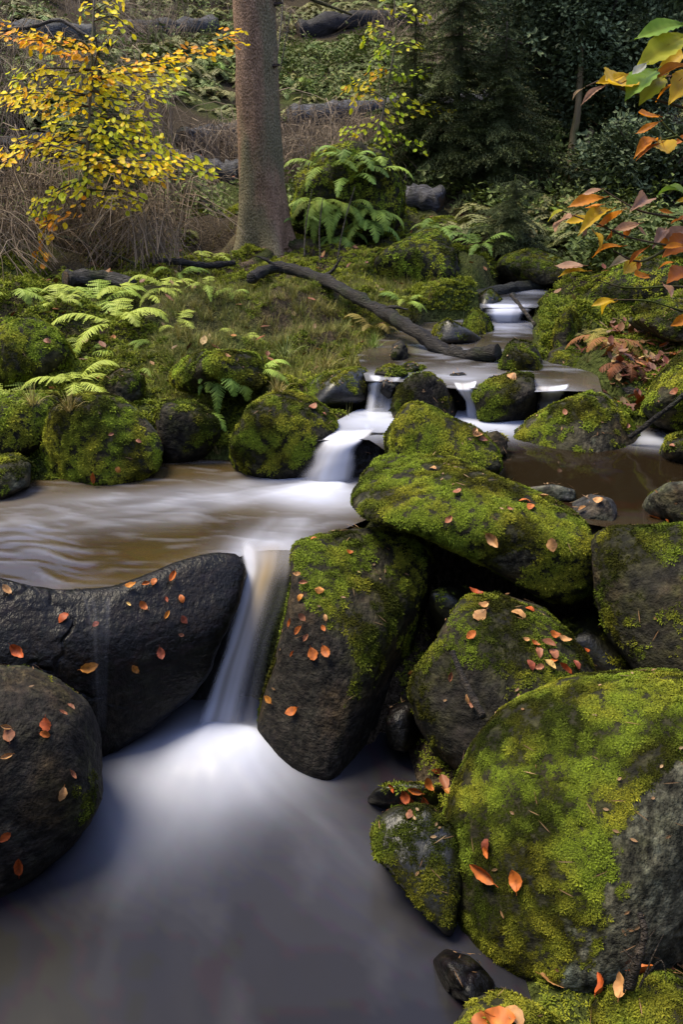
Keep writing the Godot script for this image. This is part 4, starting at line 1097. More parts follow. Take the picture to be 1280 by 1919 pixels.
		["Vq", "dark mossy rock under the brown bracken", Vector3(1.288, 0.795, -4.892), Vector3(0.249, -0.213, -0.945), [-0.155, -0.044, -0.131, 0.076, -0.035, 0.139, 0.098, 0.102, 0.154, -0.026, 0.12, -0.116, -0.084, -0.114], 0.2, 0.2, [[-0.503, 0.394, 0.769, 0.178], [0.464, -0.875, 0.138, 0.102], [0.25, 0.784, 0.568, 0.127], [0.484, 0.67, 0.562, 0.141], [-0.081, -0.945, 0.317, 0.104], [0.11, 0.962, 0.25, 0.097]], 9.0, 0.028, 0.6, 0.6, 1.0, 1.0, 0.675, 2, 0.0, 40, 56, []],
		["W", "slanting mossy rock cut off by the right edge", Vector3(1.644, 0.885, -4.012), Vector3(0.369, -0.228, -0.901), [-0.223, -0.117, -0.195, 0.023, -0.146, 0.102, -0.066, 0.194, 0.111, 0.231, 0.224, -0.072, 0.015, -0.205, -0.153, -0.186], 0.25, 0.25, [[0.018, -0.695, 0.719, 0.226], [0.58, 0.725, 0.371, 0.172], [0.99, 0.082, 0.119, 0.147], [0.763, -0.241, 0.6, 0.228], [-0.16, -0.747, 0.645, 0.221], [-0.525, 0.629, 0.574, 0.166]], 9.0, 0.028, 0.8, 0.6, 1.4, 1.0, 1.03, 1, 0.0, 40, 56, []],
		["X", "small green mossy stone at the right edge of the still pool", Vector3(1.502, 0.7, -3.667), Vector3(0.363, -0.29, -0.886), [-0.108, -0.02, -0.088, 0.06, -0.01, 0.096, 0.104, 0.051, 0.1, -0.065, -0.083, -0.088], 0.14, 0.14, [[0.426, 0.768, 0.478, 0.088], [0.003, 0.925, 0.379, 0.08], [-0.021, 0.981, 0.194, 0.083], [-0.636, -0.591, 0.497, 0.115], [-0.239, 0.857, 0.457, 0.085], [0.018, -0.889, 0.457, 0.077]], 9.0, 0.028, 0.7, 0.6, 1.0, 1.0, 0.87, 1, 0.0, 40, 56, []],
		["Y", "dark mossy rock at the lower pool edge against the foreground boulder", Vector3(0.225, 0.099, -1.904), Vector3(0.086, -0.685, -0.724), [-0.144, 0.048, -0.136, 0.102, -0.086, 0.134, 0.003, 0.144, 0.094, 0.078, 0.113, -0.057, 0.082, -0.191, 0.009, -0.133, -0.076, -0.046, -0.132, 0.004], 0.13, 0.13, [[0.191, 0.381, 0.905, 0.114], [-0.258, 0.593, 0.763, 0.143], [-0.067, -0.087, 0.994, 0.105], [0.209, 0.311, 0.927, 0.115], [0.669, 0.118, 0.734, 0.134], [-0.439, 0.182, 0.88, 0.117]], 9.0, 0.028, 0.55, 0.6, 1.2, 0.7, 0.625, 3, 0.3, 56, 72, []],
		["Y2", "small black wet stone at the pool edge below the foreground boulder", Vector3(0.3, 0.024, -1.583), Vector3(0.121, -0.759, -0.64), [-0.084, 0.032, -0.051, 0.067, 0.009, 0.057, 0.077, 0.008, 0.068, -0.051, 0.006, -0.066, -0.049, -0.033], 0.1, 0.1, [[0.312, 0.649, 0.694, 0.057], [-0.874, -0.357, 0.331, 0.051], [-0.693, -0.575, 0.434, 0.05], [0.566, 0.387, 0.728, 0.066], [-0.081, -0.997, 0.018, 0.046], [-0.096, 0.953, 0.287, 0.056]], 9.0, 0.028, 0.1, 0.6, 1.0, 1.0, 0.95, 3, 0.8, 40, 56, []],
		["Z", "mossy rock cut off by the bottom edge with orange leaf", Vector3(0.392, 0.061, -1.414), Vector3(0.167, -0.782, -0.601), [-0.145, -0.046, -0.109, 0.043, -0.03, 0.092, 0.055, 0.092, 0.128, 0.061, 0.162, 0, 0.003, -0.086, -0.114, -0.092], 0.14, 0.14, [[0.299, 0.953, 0.047, 0.072], [0.661, 0.314, 0.681, 0.152], [-0.323, 0.824, 0.465, 0.096], [0.304, -0.809, 0.502, 0.069], [-0.062, 0.614, 0.787, 0.124], [0.907, -0.375, 0.192, 0.083]], 9.0, 0.028, 0.85, 0.6, 1.6, 0.7, 0.75, 1, 0.0, 56, 72, []],
		["Z2", "flat green mossy rock in the bottom right corner", Vector3(0.769, 0.048, -1.463), Vector3(0.31, -0.746, -0.589), [-0.194, -0.05, -0.14, 0.013, -0.001, 0.108, 0.134, 0.13, 0.176, 0.01, -0.027, -0.116, -0.16, -0.113], 0.16, 0.16, [[-0.809, -0.079, 0.582, 0.176], [0.077, 0.974, 0.215, 0.085], [-0.314, 0.09, 0.945, 0.144], [0.469, 0.857, 0.216, 0.111], [-0.099, 0.246, 0.964, 0.123], [-0.138, 0.61, 0.78, 0.135]], 9.0, 0.028, 0.85, 0.6, 1.6, 0.7, 0.7, 1, 0.0, 56, 72, []],
		["AA", "low wet stone heaped with orange leaves beside the dark channel", Vector3(0.211, 0.02, -2.239), Vector3(0.072, -0.641, -0.764), [-0.139, -0.008, -0.104, 0.032, -0.012, 0.054, 0.105, 0.051, 0.156, 0.01, 0.058, -0.044, -0.049, -0.058, -0.108, -0.054], 0.1, 0.1, [[-0.187, -0.652, 0.735, 0.064], [0.743, -0.243, 0.624, 0.095], [0.219, -0.794, 0.568, 0.049], [-0.25, -0.919, 0.303, 0.046], [0.078, -0.8, 0.594, 0.049], [0.143, -0.965, 0.22, 0.047]], 9.0, 0.028, 0.1, 0.6, 1.0, 1.0, 0.95, 3, 0.6, 40, 56, []],
		["AB", "dark wedge of rock in the gap under the slanted boulder", Vector3(0.409, 0.341, -2.875), Vector3(0.124, -0.473, -0.872), [-0.093, -0.049, -0.09, 0.069, -0.005, 0.123, 0.095, 0.08, 0.083, -0.076, -0.03, -0.132], 0.15, 0.15, [[-0.017, -0.272, 0.962, 0.121], [0.251, 0.937, 0.244, 0.095], [0.945, 0.108, 0.31, 0.076], [-0.66, -0.634, 0.404, 0.088], [0.765, 0.421, 0.488, 0.091], [0.617, 0.218, 0.756, 0.126]], 9.0, 0.028, 0.2, 0.6, 1.0, 1.0, 0.95, 3, 0.4, 40, 56, []],
		["AC", "dark rock in the shaded gap right of the leaf-strewn boulder", Vector3(0.912, 0.239, -2.78), Vector3(0.271, -0.494, -0.826), [-0.143, 0.033, -0.125, 0.114, -0.027, 0.168, 0.094, 0.089, 0.149, -0.073, 0.032, -0.169, -0.09, -0.094], 0.18, 0.18, [[-0.528, 0.796, 0.295, 0.134], [0.441, 0.832, 0.336, 0.114], [-0.226, -0.355, 0.907, 0.157], [0.057, 0.269, 0.961, 0.167], [0.388, 0.641, 0.663, 0.13], [-0.601, 0.636, 0.483, 0.141]], 9.0, 0.028, 0.1, 0.6, 1.0, 1.0, 0.95, 3, 0.5, 40, 56, []],
		["AD", "small rounded wet stone in the dark crevice channel", Vector3(0.204, 0.12, -2.495), Vector3(0.066, -0.58, -0.812), [-0.056, -0.022, -0.048, 0.048, -0.019, 0.102, 0.036, 0.069, 0.065, -0.034, 0.014, -0.088, -0.04, -0.074], 0.08, 0.08, [[-0.733, -0.33, 0.595, 0.067], [0.321, 0.559, 0.765, 0.081], [-0.317, 0.945, 0.078, 0.067], [0.324, 0.124, 0.938, 0.073], [-0.487, 0.646, 0.588, 0.069], [0.898, -0.073, 0.433, 0.05]], 9.0, 0.028, 0.0, 0.6, 1.0, 1.0, 0.95, 3, 0.7, 40, 56, []],
		["CH", "dark water-worn ledge behind the waterfall", Vector3(-0.361, 0.08, -3.007), Vector3(-0.102, -0.515, -0.851), [-0.06, 0.398, 0.088, 0.404, 0.238, 0.405, 0.229, 0.045, 0.134, -0.359, -0.293, -0.328, -0.198, 0.07], 0.1, 0.1, [], 8.0, 0.028, 0.0, 0.6, 1.0, 1.0, 0.95, 3, 0.8, 40, 56, []],
		["CH2", "dark ledge beneath the small curved fall", Vector3(0.058, 0.503, -4.041), Vector3(0.014, -0.327, -0.945), [-0.2, 0.133, -0.059, 0.16, 0.198, 0.161, 0.252, -0.142, -0.263, -0.144], 0.13, 0.13, [], 8.0, 0.028, 0.0, 0.6, 1.0, 1.0, 0.95, 3, 0.8, 40, 56, []],
		["CH3", "long dark ledge beneath the upper cascades", Vector3(0.666, 0.677, -4.489), Vector3(0.142, -0.26, -0.955), [-0.619, 0.09, -0.282, 0.127, 0.049, 0.138, 0.533, 0.155, 0.591, -0.106, -0.073, -0.148, -0.61, -0.129], 0.1, 0.1, [], 8.0, 0.028, 0.0, 0.6, 1.0, 1.0, 0.95, 3, 0.8, 40, 56, []],
		["MD", "mossy hump of earth crowned with ferns right of the trunk", Vector3(0.06, 1.493, -8.356), Vector3(0.007, -0.049, -0.999), [-0.515, -0.18, -0.485, 0.179, -0.293, 0.42, -0.013, 0.52, 0.314, 0.399, 0.506, 0.18, 0.491, -0.179, 0.328, -0.456, -0.254, -0.503], 0.45, 0.45, [[0.835, 0.068, 0.546, 0.513], [0.713, -0.268, 0.648, 0.495], [-0.033, -0.846, 0.533, 0.51], [-0.672, 0.659, 0.34, 0.467], [0.221, 0.341, 0.914, 0.423], [0.51, -0.785, 0.352, 0.461]], 9.0, 0.12, 0.95, 0.6, 0.55, 1.6, 1.19, 2, 0.0, 64, 80, []],
		["MD2", "mossy bank hump overhanging the stream", Vector3(0.599, 0.962, -7.063), Vector3(0.084, -0.131, -0.988), [-0.39, -0.119, -0.312, 0.164, -0.112, 0.363, 0.131, 0.423, 0.26, 0.248, 0.334, -0.029, 0.365, -0.272, 0.077, -0.358, -0.26, -0.322], 0.4, 0.4, [[-0.303, -0.413, 0.859, 0.35], [0.319, 0.81, 0.492, 0.361], [0.392, -0.569, 0.723, 0.461], [0.801, -0.521, 0.295, 0.339], [0.287, -0.763, 0.58, 0.364], [0.105, 0.967, 0.233, 0.358]], 9.0, 0.11, 0.9, 0.6, 0.6, 1.5, 1.1099999999999999, 2, 0.0, 64, 80, []],
		["MD3", "grassy green hump on the right bank upstream", Vector3(2.129, 1.004, -6.325), Vector3(0.316, -0.133, -0.939), [-0.505, -0.071, -0.455, 0.153, -0.247, 0.25, 0.103, 0.279, 0.424, 0.185, 0.507, -0.166, -0.006, -0.268, -0.411, -0.254], 0.4, 0.4, [[-0.543, 0.833, 0.11, 0.235], [0.43, -0.795, 0.427, 0.26], [-0.223, 0.355, 0.908, 0.343], [0.372, 0.914, 0.163, 0.243], [-0.175, 0.882, 0.437, 0.235], [0.218, -0.775, 0.594, 0.266]], 9.0, 0.09, 0.9, 0.6, 0.6, 1.5, 1.35, 2, 0.0, 64, 80, []],
		["O2", "grass-topped mossy rock between the left boulder and the edge", Vector3(-1.59, 0.655, -4.167), Vector3(-0.343, -0.269, -0.9), [-0.278, -0.091, -0.129, 0.125, 0.054, 0.211, 0.222, 0.158, 0.224, -0.014, 0.129, -0.163, -0.099, -0.189], 0.25, 0.25, [[-0.024, 0.99, 0.137, 0.165], [0.52, 0.273, 0.809, 0.275], [0.208, -0.973, 0.104, 0.143], [0.535, -0.538, 0.651, 0.236], [0.649, 0.519, 0.556, 0.262], [0.11, 0.709, 0.696, 0.218]], 9.0, 0.028, 0.9, 0.6, 1.3, 1.0, 0.95, 2, 0.0, 40, 56, []],
		["GU1", "dark wet rock left of the stream head", Vector3(1.047, 0.896, -6.389), Vector3(0.16, -0.153, -0.975), [-0.133, -0.045, -0.102, 0.067, 0.007, 0.124, 0.104, 0.053, 0.13, -0.057, 0.003, -0.116], 0.2, 0.2, [[0.478, -0.849, 0.226, 0.085], [0.867, 0.207, 0.454, 0.101], [-0.387, 0.421, 0.82, 0.151], [0.755, 0.563, 0.337, 0.098], [0.64, 0.51, 0.575, 0.113], [-0.751, 0.607, 0.259, 0.095]], 5.0, 0.028, 0.35, 0.6, 1.0, 1.0, 0.675, 3, 0.3, 40, 56, []],
		["GU2", "dark mossy rock right of the stream head", Vector3(1.492, 0.875, -6.273), Vector3(0.229, -0.157, -0.961), [-0.141, -0.063, -0.135, 0.083, -0.012, 0.142, 0.12, 0.074, 0.153, -0.088, -0.025, -0.132], 0.2, 0.2, [[0.944, -0.262, 0.2, 0.123], [0.702, -0.697, 0.148, 0.124], [0.567, 0.208, 0.797, 0.19], [-0.865, 0.498, 0.051, 0.126], [0.834, 0.173, 0.524, 0.129], [-0.602, -0.615, 0.509, 0.121]], 9.0, 0.028, 0.5, 0.6, 1.0, 1.0, 0.725, 3, 0, 40, 56, []],
		["GU3", "small black rock in the middle of the stream head", Vector3(1.254, 0.839, -6.42), Vector3(0.189, -0.16, -0.969), [-0.086, -0.012, -0.053, 0.056, 0.032, 0.066, 0.089, 0.001, 0.067, -0.052, -0.064, -0.056], 0.12, 0.12, [[0.688, -0.426, 0.587, 0.081], [-0.909, -0.063, 0.412, 0.08], [0.551, 0.712, 0.436, 0.058], [0.926, -0.332, 0.181, 0.074], [0.017, -0.813, 0.583, 0.056], [0.309, -0.485, 0.818, 0.088]], 9.0, 0.028, 0.1, 0.6, 1.0, 1.0, 0.95, 3, 0.7, 40, 56, []],
		["RB1", "pale mossy slab among leaf litter at the right edge", Vector3(1.848, 1.011, -5.033), Vector3(0.34, -0.164, -0.926), [-0.259, 0.005, -0.167, 0.084, 0.085, 0.113, 0.235, 0.034, 0.196, -0.085, -0.143, -0.108], 0.2, 0.2, [[-0.272, 0.962, 0.013, 0.08], [0.086, 0.982, 0.167, 0.081], [-0.047, 0.166, 0.985, 0.179], [0.641, 0.504, 0.578, 0.164], [-0.095, 0.786, 0.61, 0.107], [-0.546, -0.805, 0.231, 0.104]], 9.0, 0.028, 0.45, 0.6, 1.0, 1.0, 0.87, 1, 0.0, 40, 56, []],
		["RB2", "low green rock at the right edge above the bracken", Vector3(2.009, 1.013, -5.466), Vector3(0.341, -0.151, -0.928), [-0.243, -0.005, -0.142, 0.064, 0.055, 0.087, 0.213, 0.035, 0.196, -0.06, -0.139, -0.08], 0.2, 0.2, [[0.502, -0.803, 0.321, 0.07], [0.798, 0.517, 0.31, 0.116], [0.051, 0.952, 0.303, 0.065], [-0.272, 0.344, 0.899, 0.152], [0.278, -0.829, 0.485, 0.063], [-0.266, -0.346, 0.9, 0.167]], 9.0, 0.028, 0.6, 0.6, 1.0, 1.0, 0.87, 1, 0.0, 40, 56, []],
		["V6", "small dark stone at the lip between the left and middle cascades", Vector3(0.412, 0.817, -4.373), Vector3(0.091, -0.239, -0.967), [-0.084, -0.014, -0.065, 0.039, 0.002, 0.057, 0.064, 0.031, 0.085, -0.029, -0.008, -0.058], 0.07, 0.07, [[-0.639, 0.596, 0.486, 0.059], [0.204, 0.001, 0.979, 0.061], [-0.954, 0.196, 0.227, 0.069], [-0.866, 0.128, 0.483, 0.075], [-0.26, 0.54, 0.8, 0.066], [0.015, -0.336, 0.942, 0.065]], 9.0, 0.028, 0.5, 0.6, 1.0, 1.0, 0.95, 3, 0, 40, 56, []],
		["V7", "tiny wet stone splitting the left cascade", Vector3(0.24, 0.803, -4.378), Vector3(0.053, -0.243, -0.969), [-0.046, -0.019, -0.037, 0.037, 0, 0.053, 0.039, 0.027, 0.045, -0.031, -0.003, -0.053], 0.05, 0.05, [[-0.317, 0.437, 0.842, 0.053], [0.257, 0.87, 0.42, 0.038], [-0.029, 0.272, 0.962, 0.046], [-0.449, -0.645, 0.618, 0.042], [0.806, -0.482, 0.343, 0.044], [0.838, -0.522, 0.157, 0.04]], 9.0, 0.028, 0.1, 0.6, 1.0, 1.0, 0.95, 3, 0.7, 40, 56, []],
		["V8", "small mossy stone at the lip of the right cascade", Vector3(1.121, 0.776, -4.399), Vector3(0.24, -0.24, -0.941), [-0.062, -0.02, -0.051, 0.034, -0.005, 0.053, 0.044, 0.035, 0.066, -0.028, -0.006, -0.052], 0.06, 0.06, [[-0.465, 0.779, 0.42, 0.046], [0.123, -0.329, 0.936, 0.051], [-0.198, 0.714, 0.671, 0.053], [-0.011, -0.136, 0.991, 0.051], [-0.36, 0.82, 0.444, 0.048], [-0.018, 0.18, 0.983, 0.051]], 9.0, 0.028, 0.6, 0.6, 1.0, 1.0, 0.95, 3, 0, 40, 56, []],
		["V9", "flat wet stone just above the middle cascade", Vector3(0.61, 0.815, -4.523), Vector3(0.13, -0.231, -0.964), [-0.069, -0.005, -0.043, 0.028, 0.019, 0.039, 0.064, 0.015, 0.05, -0.029, -0.032, -0.037], 0.07, 0.07, [[0.066, -0.782, 0.619, 0.038], [0.344, 0.76, 0.552, 0.037], [-0.16, -0.175, 0.972, 0.057], [0.091, 0.97, 0.224, 0.031], [-0.322, -0.503, 0.802, 0.063], [0.012, 0.599, 0.801, 0.052]], 9.0, 0.028, 0.1, 0.6, 1.0, 1.0, 0.95, 3, 0.7, 40, 56, []]
	]: boulder(a)
	spruce_trunk()
	evergreen_tree("dense dark holly on two pale leaning stems in the upper right", [[Vector3(2.196, 1.495, -9.166), Vector3(2.394, 1.838, -10), Vector3(2.481, 2.407, -10.2), Vector3(2.492, 3.071, -10.4)], [Vector3(2.38, 1.591, -9.528), Vector3(2.59, 1.89, -10.2), Vector3(2.7, 2.156, -10.4)]], Vector3(2.731, 3.344, -11), Vector3(1.75, 1.75, 1.2), 6000, Color(0.09, 0.12, 0.055))
	evergreen_tree("low dark holly bush leaning over the gully on the right", [[Vector3(2.689, 1.323, -8.223), Vector3(2.775, 1.437, -8.6), Vector3(2.814, 1.544, -8.8)]], Vector3(3.029, 1.699, -9.2), Vector3(0.9, 0.65, 0.7), 2200, Color(0.09, 0.12, 0.055))
	for a in [["unseen spruce added behind the viewpoint to cut sky light, nearest on the right", 3.2, 2.2, 10], ["unseen spruce added behind the viewpoint to cut sky light, nearest on the left", -3.4, 2.6, 10], ["unseen spruce added behind the viewpoint to cut sky light, straight back", 0.4, 5.0, 11], ["unseen spruce added behind the viewpoint to cut sky light, back right", 3.6, 6.2, 11], ["unseen spruce added behind the viewpoint to cut sky light, back left", -3.8, 6.4, 11], ["unseen spruce added beside the viewpoint to cut sky light, on the right-hand bank", 5.4, -1.5, 9], ["unseen spruce added beside the viewpoint to cut sky light, on the left-hand bank", -6.2, -0.8, 8], ["unseen spruce added beside the viewpoint to cut sky light, far along the right bank", 6.6, -5.0, 8]]: young_spruce(a[0], a[1], a[2], a[3], 2.3, 620, Color(0.075, 0.095, 0.032), 0.2)  # unseen spruces added around the viewpoint to cut sky fill and darken rock fronts
	for a in [
		["slim young spruce with feathery dark branches right of the slender beech", 1.124, -9.6, 2.9, 0.62, 420, Color(0.075, 0.095, 0.032)],
		["small pale green spruce behind the golden sapling", -2.018, -8.2, 1.5, 0.4, 200, Color(0.07, 0.1, 0.04)],
		["broad low spruce at the gully mouth", 1.551, -9.4, 1.5, 0.75, 300, Color(0.075, 0.095, 0.032)],
		["drooping spruce by the stump at the slope foot", 0.724, -9.9, 1.7, 0.6, 240, Color(0.075, 0.095, 0.032)],
		["small bluish spruce by the far stream boulder", 1.417, -7.7, 0.75, 0.42, 200, Color(0.075, 0.095, 0.032)],
		["tall dark spruce at the top centre of the slope", 2.529, -19, 8, 1.5, 420, Color(0.075, 0.095, 0.032)],
		["dark spruce high on the slope behind the holly", 4.583, -16, 9, 1.8, 520, Color(0.075, 0.095, 0.032)],
		["tall hilltop spruce, far left", -6.446, -25, 11, 2.6, 520, Color(0.075, 0.095, 0.032)],
		["tall hilltop spruce, left of the trunk", -4.405, -27, 11, 2.6, 520, Color(0.075, 0.095, 0.032)],
		["tall hilltop spruce, directly behind the trunk", -1.642, -26, 11, 2.6, 520, Color(0.075, 0.095, 0.032)],
		["tall hilltop spruce, just right of the trunk", -0.305, -29, 11, 2.6, 520, Color(0.075, 0.095, 0.032)],
		["tall hilltop spruce, above the slender beech", 2.131, -27, 11, 2.6, 520, Color(0.075, 0.095, 0.032)],
		["tall hilltop spruce, above the gully", 3.968, -26, 11, 2.6, 520, Color(0.075, 0.095, 0.032)],
		["tall hilltop spruce, above the holly", 6.778, -28, 11, 2.6, 520, Color(0.075, 0.095, 0.032)],
		["tall hilltop spruce, far right", 8.346, -26, 11, 2.6, 520, Color(0.075, 0.095, 0.032)]
	]: young_spruce(a[0], a[1], a[2], a[3], a[4], a[5], a[6])
	log_thing("fallen_branch", "curved dark fallen branch reaching from the bank into the stream", "branch", [Vector3(-0.618, 1.112, -6.194), Vector3(-0.529, 1.141, -6.46), Vector3(-0.379, 1.144, -6.494), Vector3(-0.145, 1.109, -6.192), Vector3(0.069, 1.059, -5.822), Vector3(0.25, 0.989, -5.602), Vector3(0.411, 0.942, -5.275), Vector3(0.583, 0.856, -5.079), Vector3(0.715, 0.851, -4.915), Vector3(0.861, 0.894, -4.824)], 0.036, 0.042, Color(0.06, 0.05, 0.04), [[Vector3(-0.145, 1.109, -6.192), Vector3(-0.054, 1.175, -6.165), Vector3(0, 1.264, -6.147)], [Vector3(0.25, 0.989, -5.602), Vector3(0.311, 1.03, -5.511), Vector3(0.405, 1.023, -5.454)], [Vector3(-0.455, 1.144, -6.494), Vector3(-0.529, 1.2, -6.484), Vector3(-0.604, 1.228, -6.496)]], 0.3)
	log_thing("fallen_branch", "mossy fallen branch bridging the stream far behind", "branch", [Vector3(0.848, 0.894, -6.442), Vector3(1.017, 0.928, -6.618), Vector3(1.25, 0.94, -6.838), Vector3(1.536, 0.961, -7.062), Vector3(1.769, 1.014, -7.192), Vector3(1.944, 1.068, -7.322)], 0.045, 0.055, Color(0.05, 0.055, 0.04), [[Vector3(1.271, 0.928, -6.726), Vector3(1.33, 0.841, -6.583), Vector3(1.386, 0.75, -6.438)], [Vector3(1.036, 0.914, -6.612), Vector3(1.146, 0.83, -6.416), Vector3(1.287, 0.734, -6.216)]], 0.35)
	log_thing("stick", "black rotten stick lying over the right cascade", "branch", [Vector3(1.072, 0.777, -4.669), Vector3(1.188, 0.783, -4.618), Vector3(1.301, 0.791, -4.513), Vector3(1.396, 0.783, -4.456), Vector3(1.503, 0.77, -4.397)], 0.02, 0.024, Color(0.03, 0.026, 0.022), [], 0.0)
	log_thing("stick", "thin brown stick leaning on the leaf-strewn boulder", "branch", [Vector3(0.328, 0.535, -2.274), Vector3(0.356, 0.498, -2.152), Vector3(0.386, 0.477, -2.035)], 0.0075, 0.011, Color(0.06, 0.045, 0.03), [], 0.0)
	log_thing("stick", "dark bent stick among the leaves at the right edge", "branch", [Vector3(1.3, 0.713, -3.835), Vector3(1.379, 0.794, -3.813), Vector3(1.455, 0.873, -3.791), Vector3(1.549, 0.96, -3.827)], 0.012, 0.01, Color(0.03, 0.025, 0.02), [], 0.0)
	log_thing("dead_branch", "broken dark branch end on the bank left of the trunk", "branch", [Vector3(-1.41, 1.131, -6.807), Vector3(-1.311, 1.156, -6.818), Vector3(-1.172, 1.149, -6.815), Vector3(-1.02, 1.121, -6.858), Vector3(-0.806, 1.138, -6.918)], 0.03, 0.02, Color(0.05, 0.045, 0.04), [], 0.0)
	log_thing("dead_branch", "leaning bare twig in front of the far stream", "branch", [Vector3(1.129, 1.031, -6.012), Vector3(1.204, 0.939, -5.867), Vector3(1.256, 0.867, -5.784)], 0.012, 0.012, Color(0.16, 0.13, 0.09), [], 0.0)
	log_thing("dead_branch", "dark slanting branch against the mossy bank", "branch", [Vector3(0.397, 0.972, -6.744), Vector3(0.524, 1.052, -6.883), Vector3(0.646, 1.179, -7.043)], 0.012, 0.01, Color(0.05, 0.04, 0.03), [], 0.0)
	log_thing("dead_branch", "long mossy branch lying across the left slope", "branch", [Vector3(-2.823, 1.2, -7.159), Vector3(-2.491, 1.296, -7.198), Vector3(-2.143, 1.3, -7.146), Vector3(-1.8, 1.21, -7.055), Vector3(-1.371, 1.033, -6.876)], 0.016, 0.012, Color(0.09, 0.11, 0.03), [], 0.4)
	log_thing("dead_branch", "grey dead bough slanting down beside the trunk", "branch", [Vector3(-1.915, 1.771, -9.223), Vector3(-1.567, 1.61, -8.942), Vector3(-1.184, 1.434, -8.656), Vector3(-0.963, 1.311, -8.39)], 0.016, 0.012, Color(0.12, 0.11, 0.10), [[Vector3(-1.739, 1.701, -9.087), Vector3(-1.382, 1.388, -8.637), Vector3(-1.155, 1.222, -8.354)]], 0.0)
	log_thing("dead_branch", "arched bare branch crossing behind the golden sapling", "branch", [Vector3(-3.773, 3.109, -10.734), Vector3(-3.281, 3.148, -10.643), Vector3(-2.998, 3.211, -10.668), Vector3(-2.772, 3.096, -10.621), Vector3(-2.462, 2.954, -10.456)], 0.022, 0.014, Color(0.16, 0.13, 0.10), [], 0.0)
	log_thing("dead_branch", "yellow mossy bare branch at the top beside the trunk", "branch", [Vector3(-0.469, 3.309, -9.413), Vector3(-0.2, 3.211, -9.481), Vector3(0.101, 3.119, -9.552)], 0.02, 0.012, Color(0.20, 0.17, 0.04), [], 0.2)
	log_thing("bare_sapling", "pale thin dead stem standing against the trunk", "branch", [Vector3(-0.73, 1.154, -7.626), Vector3(-0.748, 1.727, -7.911), Vector3(-0.721, 2.057, -8.045), Vector3(-0.583, 2.432, -8.25), Vector3(-0.51, 2.938, -8.508), Vector3(-0.496, 3.231, -8.627)], 0.008, 0.005, Color(0.30, 0.26, 0.20), [[Vector3(-0.73, 2.098, -8.061), Vector3(-0.623, 2.202, -8.103), Vector3(-0.534, 2.078, -8.053)]], 0.0)
	log_thing("bare_sapling", "dark thin stem crossing the trunk", "branch", [Vector3(-0.829, 1.726, -7.965), Vector3(-0.672, 2.1, -8.116), Vector3(-0.538, 2.474, -8.267), Vector3(-0.429, 3.022, -8.542)], 0.006, 0.004, Color(0.05, 0.035, 0.03), [], 0.0)
	log_thing("bare_sapling", "pale forked dead twig by the cut log", "branch", [Vector3(0.776, 1.363, -9.058), Vector3(0.983, 1.555, -9.136), Vector3(1.138, 1.699, -9.194)], 0.008, 0.004, Color(0.26, 0.22, 0.17), [[Vector3(0.957, 1.531, -9.126), Vector3(1.19, 1.564, -9.14), Vector3(1.345, 1.651, -9.175)], [Vector3(0.942, 1.516, -9.12), Vector3(0.854, 1.747, -9.213), Vector3(0.843, 1.987, -9.31)]], 0.0)
	log_thing("bare_sapling", "leftmost thin bare stem below the fern mound", "branch", [Vector3(-0.291, 1.161, -7.143), Vector3(-0.276, 1.402, -7.241), Vector3(-0.227, 1.644, -7.285)], 0.006, 0.004, Color(0.20, 0.17, 0.12), [], 0.0)
	log_thing("bare_sapling", "second thin bare stem below the fern mound", "branch", [Vector3(-0.166, 1.123, -7.128), Vector3(-0.172, 1.354, -7.221), Vector3(-0.144, 1.587, -7.261)], 0.006, 0.004, Color(0.20, 0.17, 0.12), [], 0.0)
	log_thing("bare_sapling", "forked thin bare stem below the fern mound", "branch", [Vector3(-0.042, 1.084, -7.112), Vector3(0.015, 1.373, -7.229), Vector3(0.103, 1.663, -7.292)], 0.006, 0.004, Color(0.20, 0.17, 0.12), [], 0.0)
	log_thing("fallen_log", "thick grey log lying across the slope left of the trunk", "log", [Vector3(-1.029, 1.726, -9.718), Vector3(-1.318, 1.74, -9.757), Vector3(-1.692, 1.792, -9.713), Vector3(-1.999, 1.844, -9.637)], 0.128, 0.098, Color(0.17, 0.165, 0.165), [], 0.0)
	log_thing("fallen_log", "dark log end poking out behind the trunk", "log", [Vector3(-1.727, 2.039, -10.523), Vector3(-1.466, 2.116, -11.007), Vector3(-1.15, 2.158, -11.218)], 0.136, 0.128, Color(0.14, 0.135, 0.14), [], 0.05)
	log_thing("fallen_log", "long grey log with cut end behind the slender beech", "log", [Vector3(-0.625, 2.371, -11.951), Vector3(0, 2.42, -12.133), Vector3(0.811, 2.47, -12.315), Vector3(1.665, 2.534, -12.664), Vector3(2.361, 2.618, -13.087)], 0.136, 0.112, Color(0.19, 0.19, 0.205), [], 0.05)
	log_thing("fallen_log", "short bark-covered log beneath the spruce", "log", [Vector3(0.938, 1.473, -8.842), Vector3(0.762, 1.489, -8.913), Vector3(0.525, 1.52, -9.055)], 0.119, 0.105, Color(0.16, 0.16, 0.18), [], 0.0)
	log_thing("fallen_log", "grey log near the top left corner", "log", [Vector3(-3.49, 3.455, -13.91), Vector3(-3.925, 3.411, -13.374), Vector3(-4.607, 3.388, -12.718)], 0.136, 0.12, Color(0.2, 0.2, 0.19), [], 0.1)
	log_thing("fallen_log", "upper log beyond the golden sapling", "log", [Vector3(-2.12, 3.93, -16.627), Vector3(-2.819, 3.794, -15.602), Vector3(-3.266, 3.722, -14.99)], 0.128, 0.112, Color(0.17, 0.165, 0.16), [], 0.05)
	log_thing("fallen_log", "dark log at the left edge behind the sapling", "log", [Vector3(-2.772, 1.903, -9.177), Vector3(-2.982, 1.868, -8.872), Vector3(-3.29, 1.829, -8.371)], 0.119, 0.105, Color(0.03, 0.028, 0.028), [], 0.1)
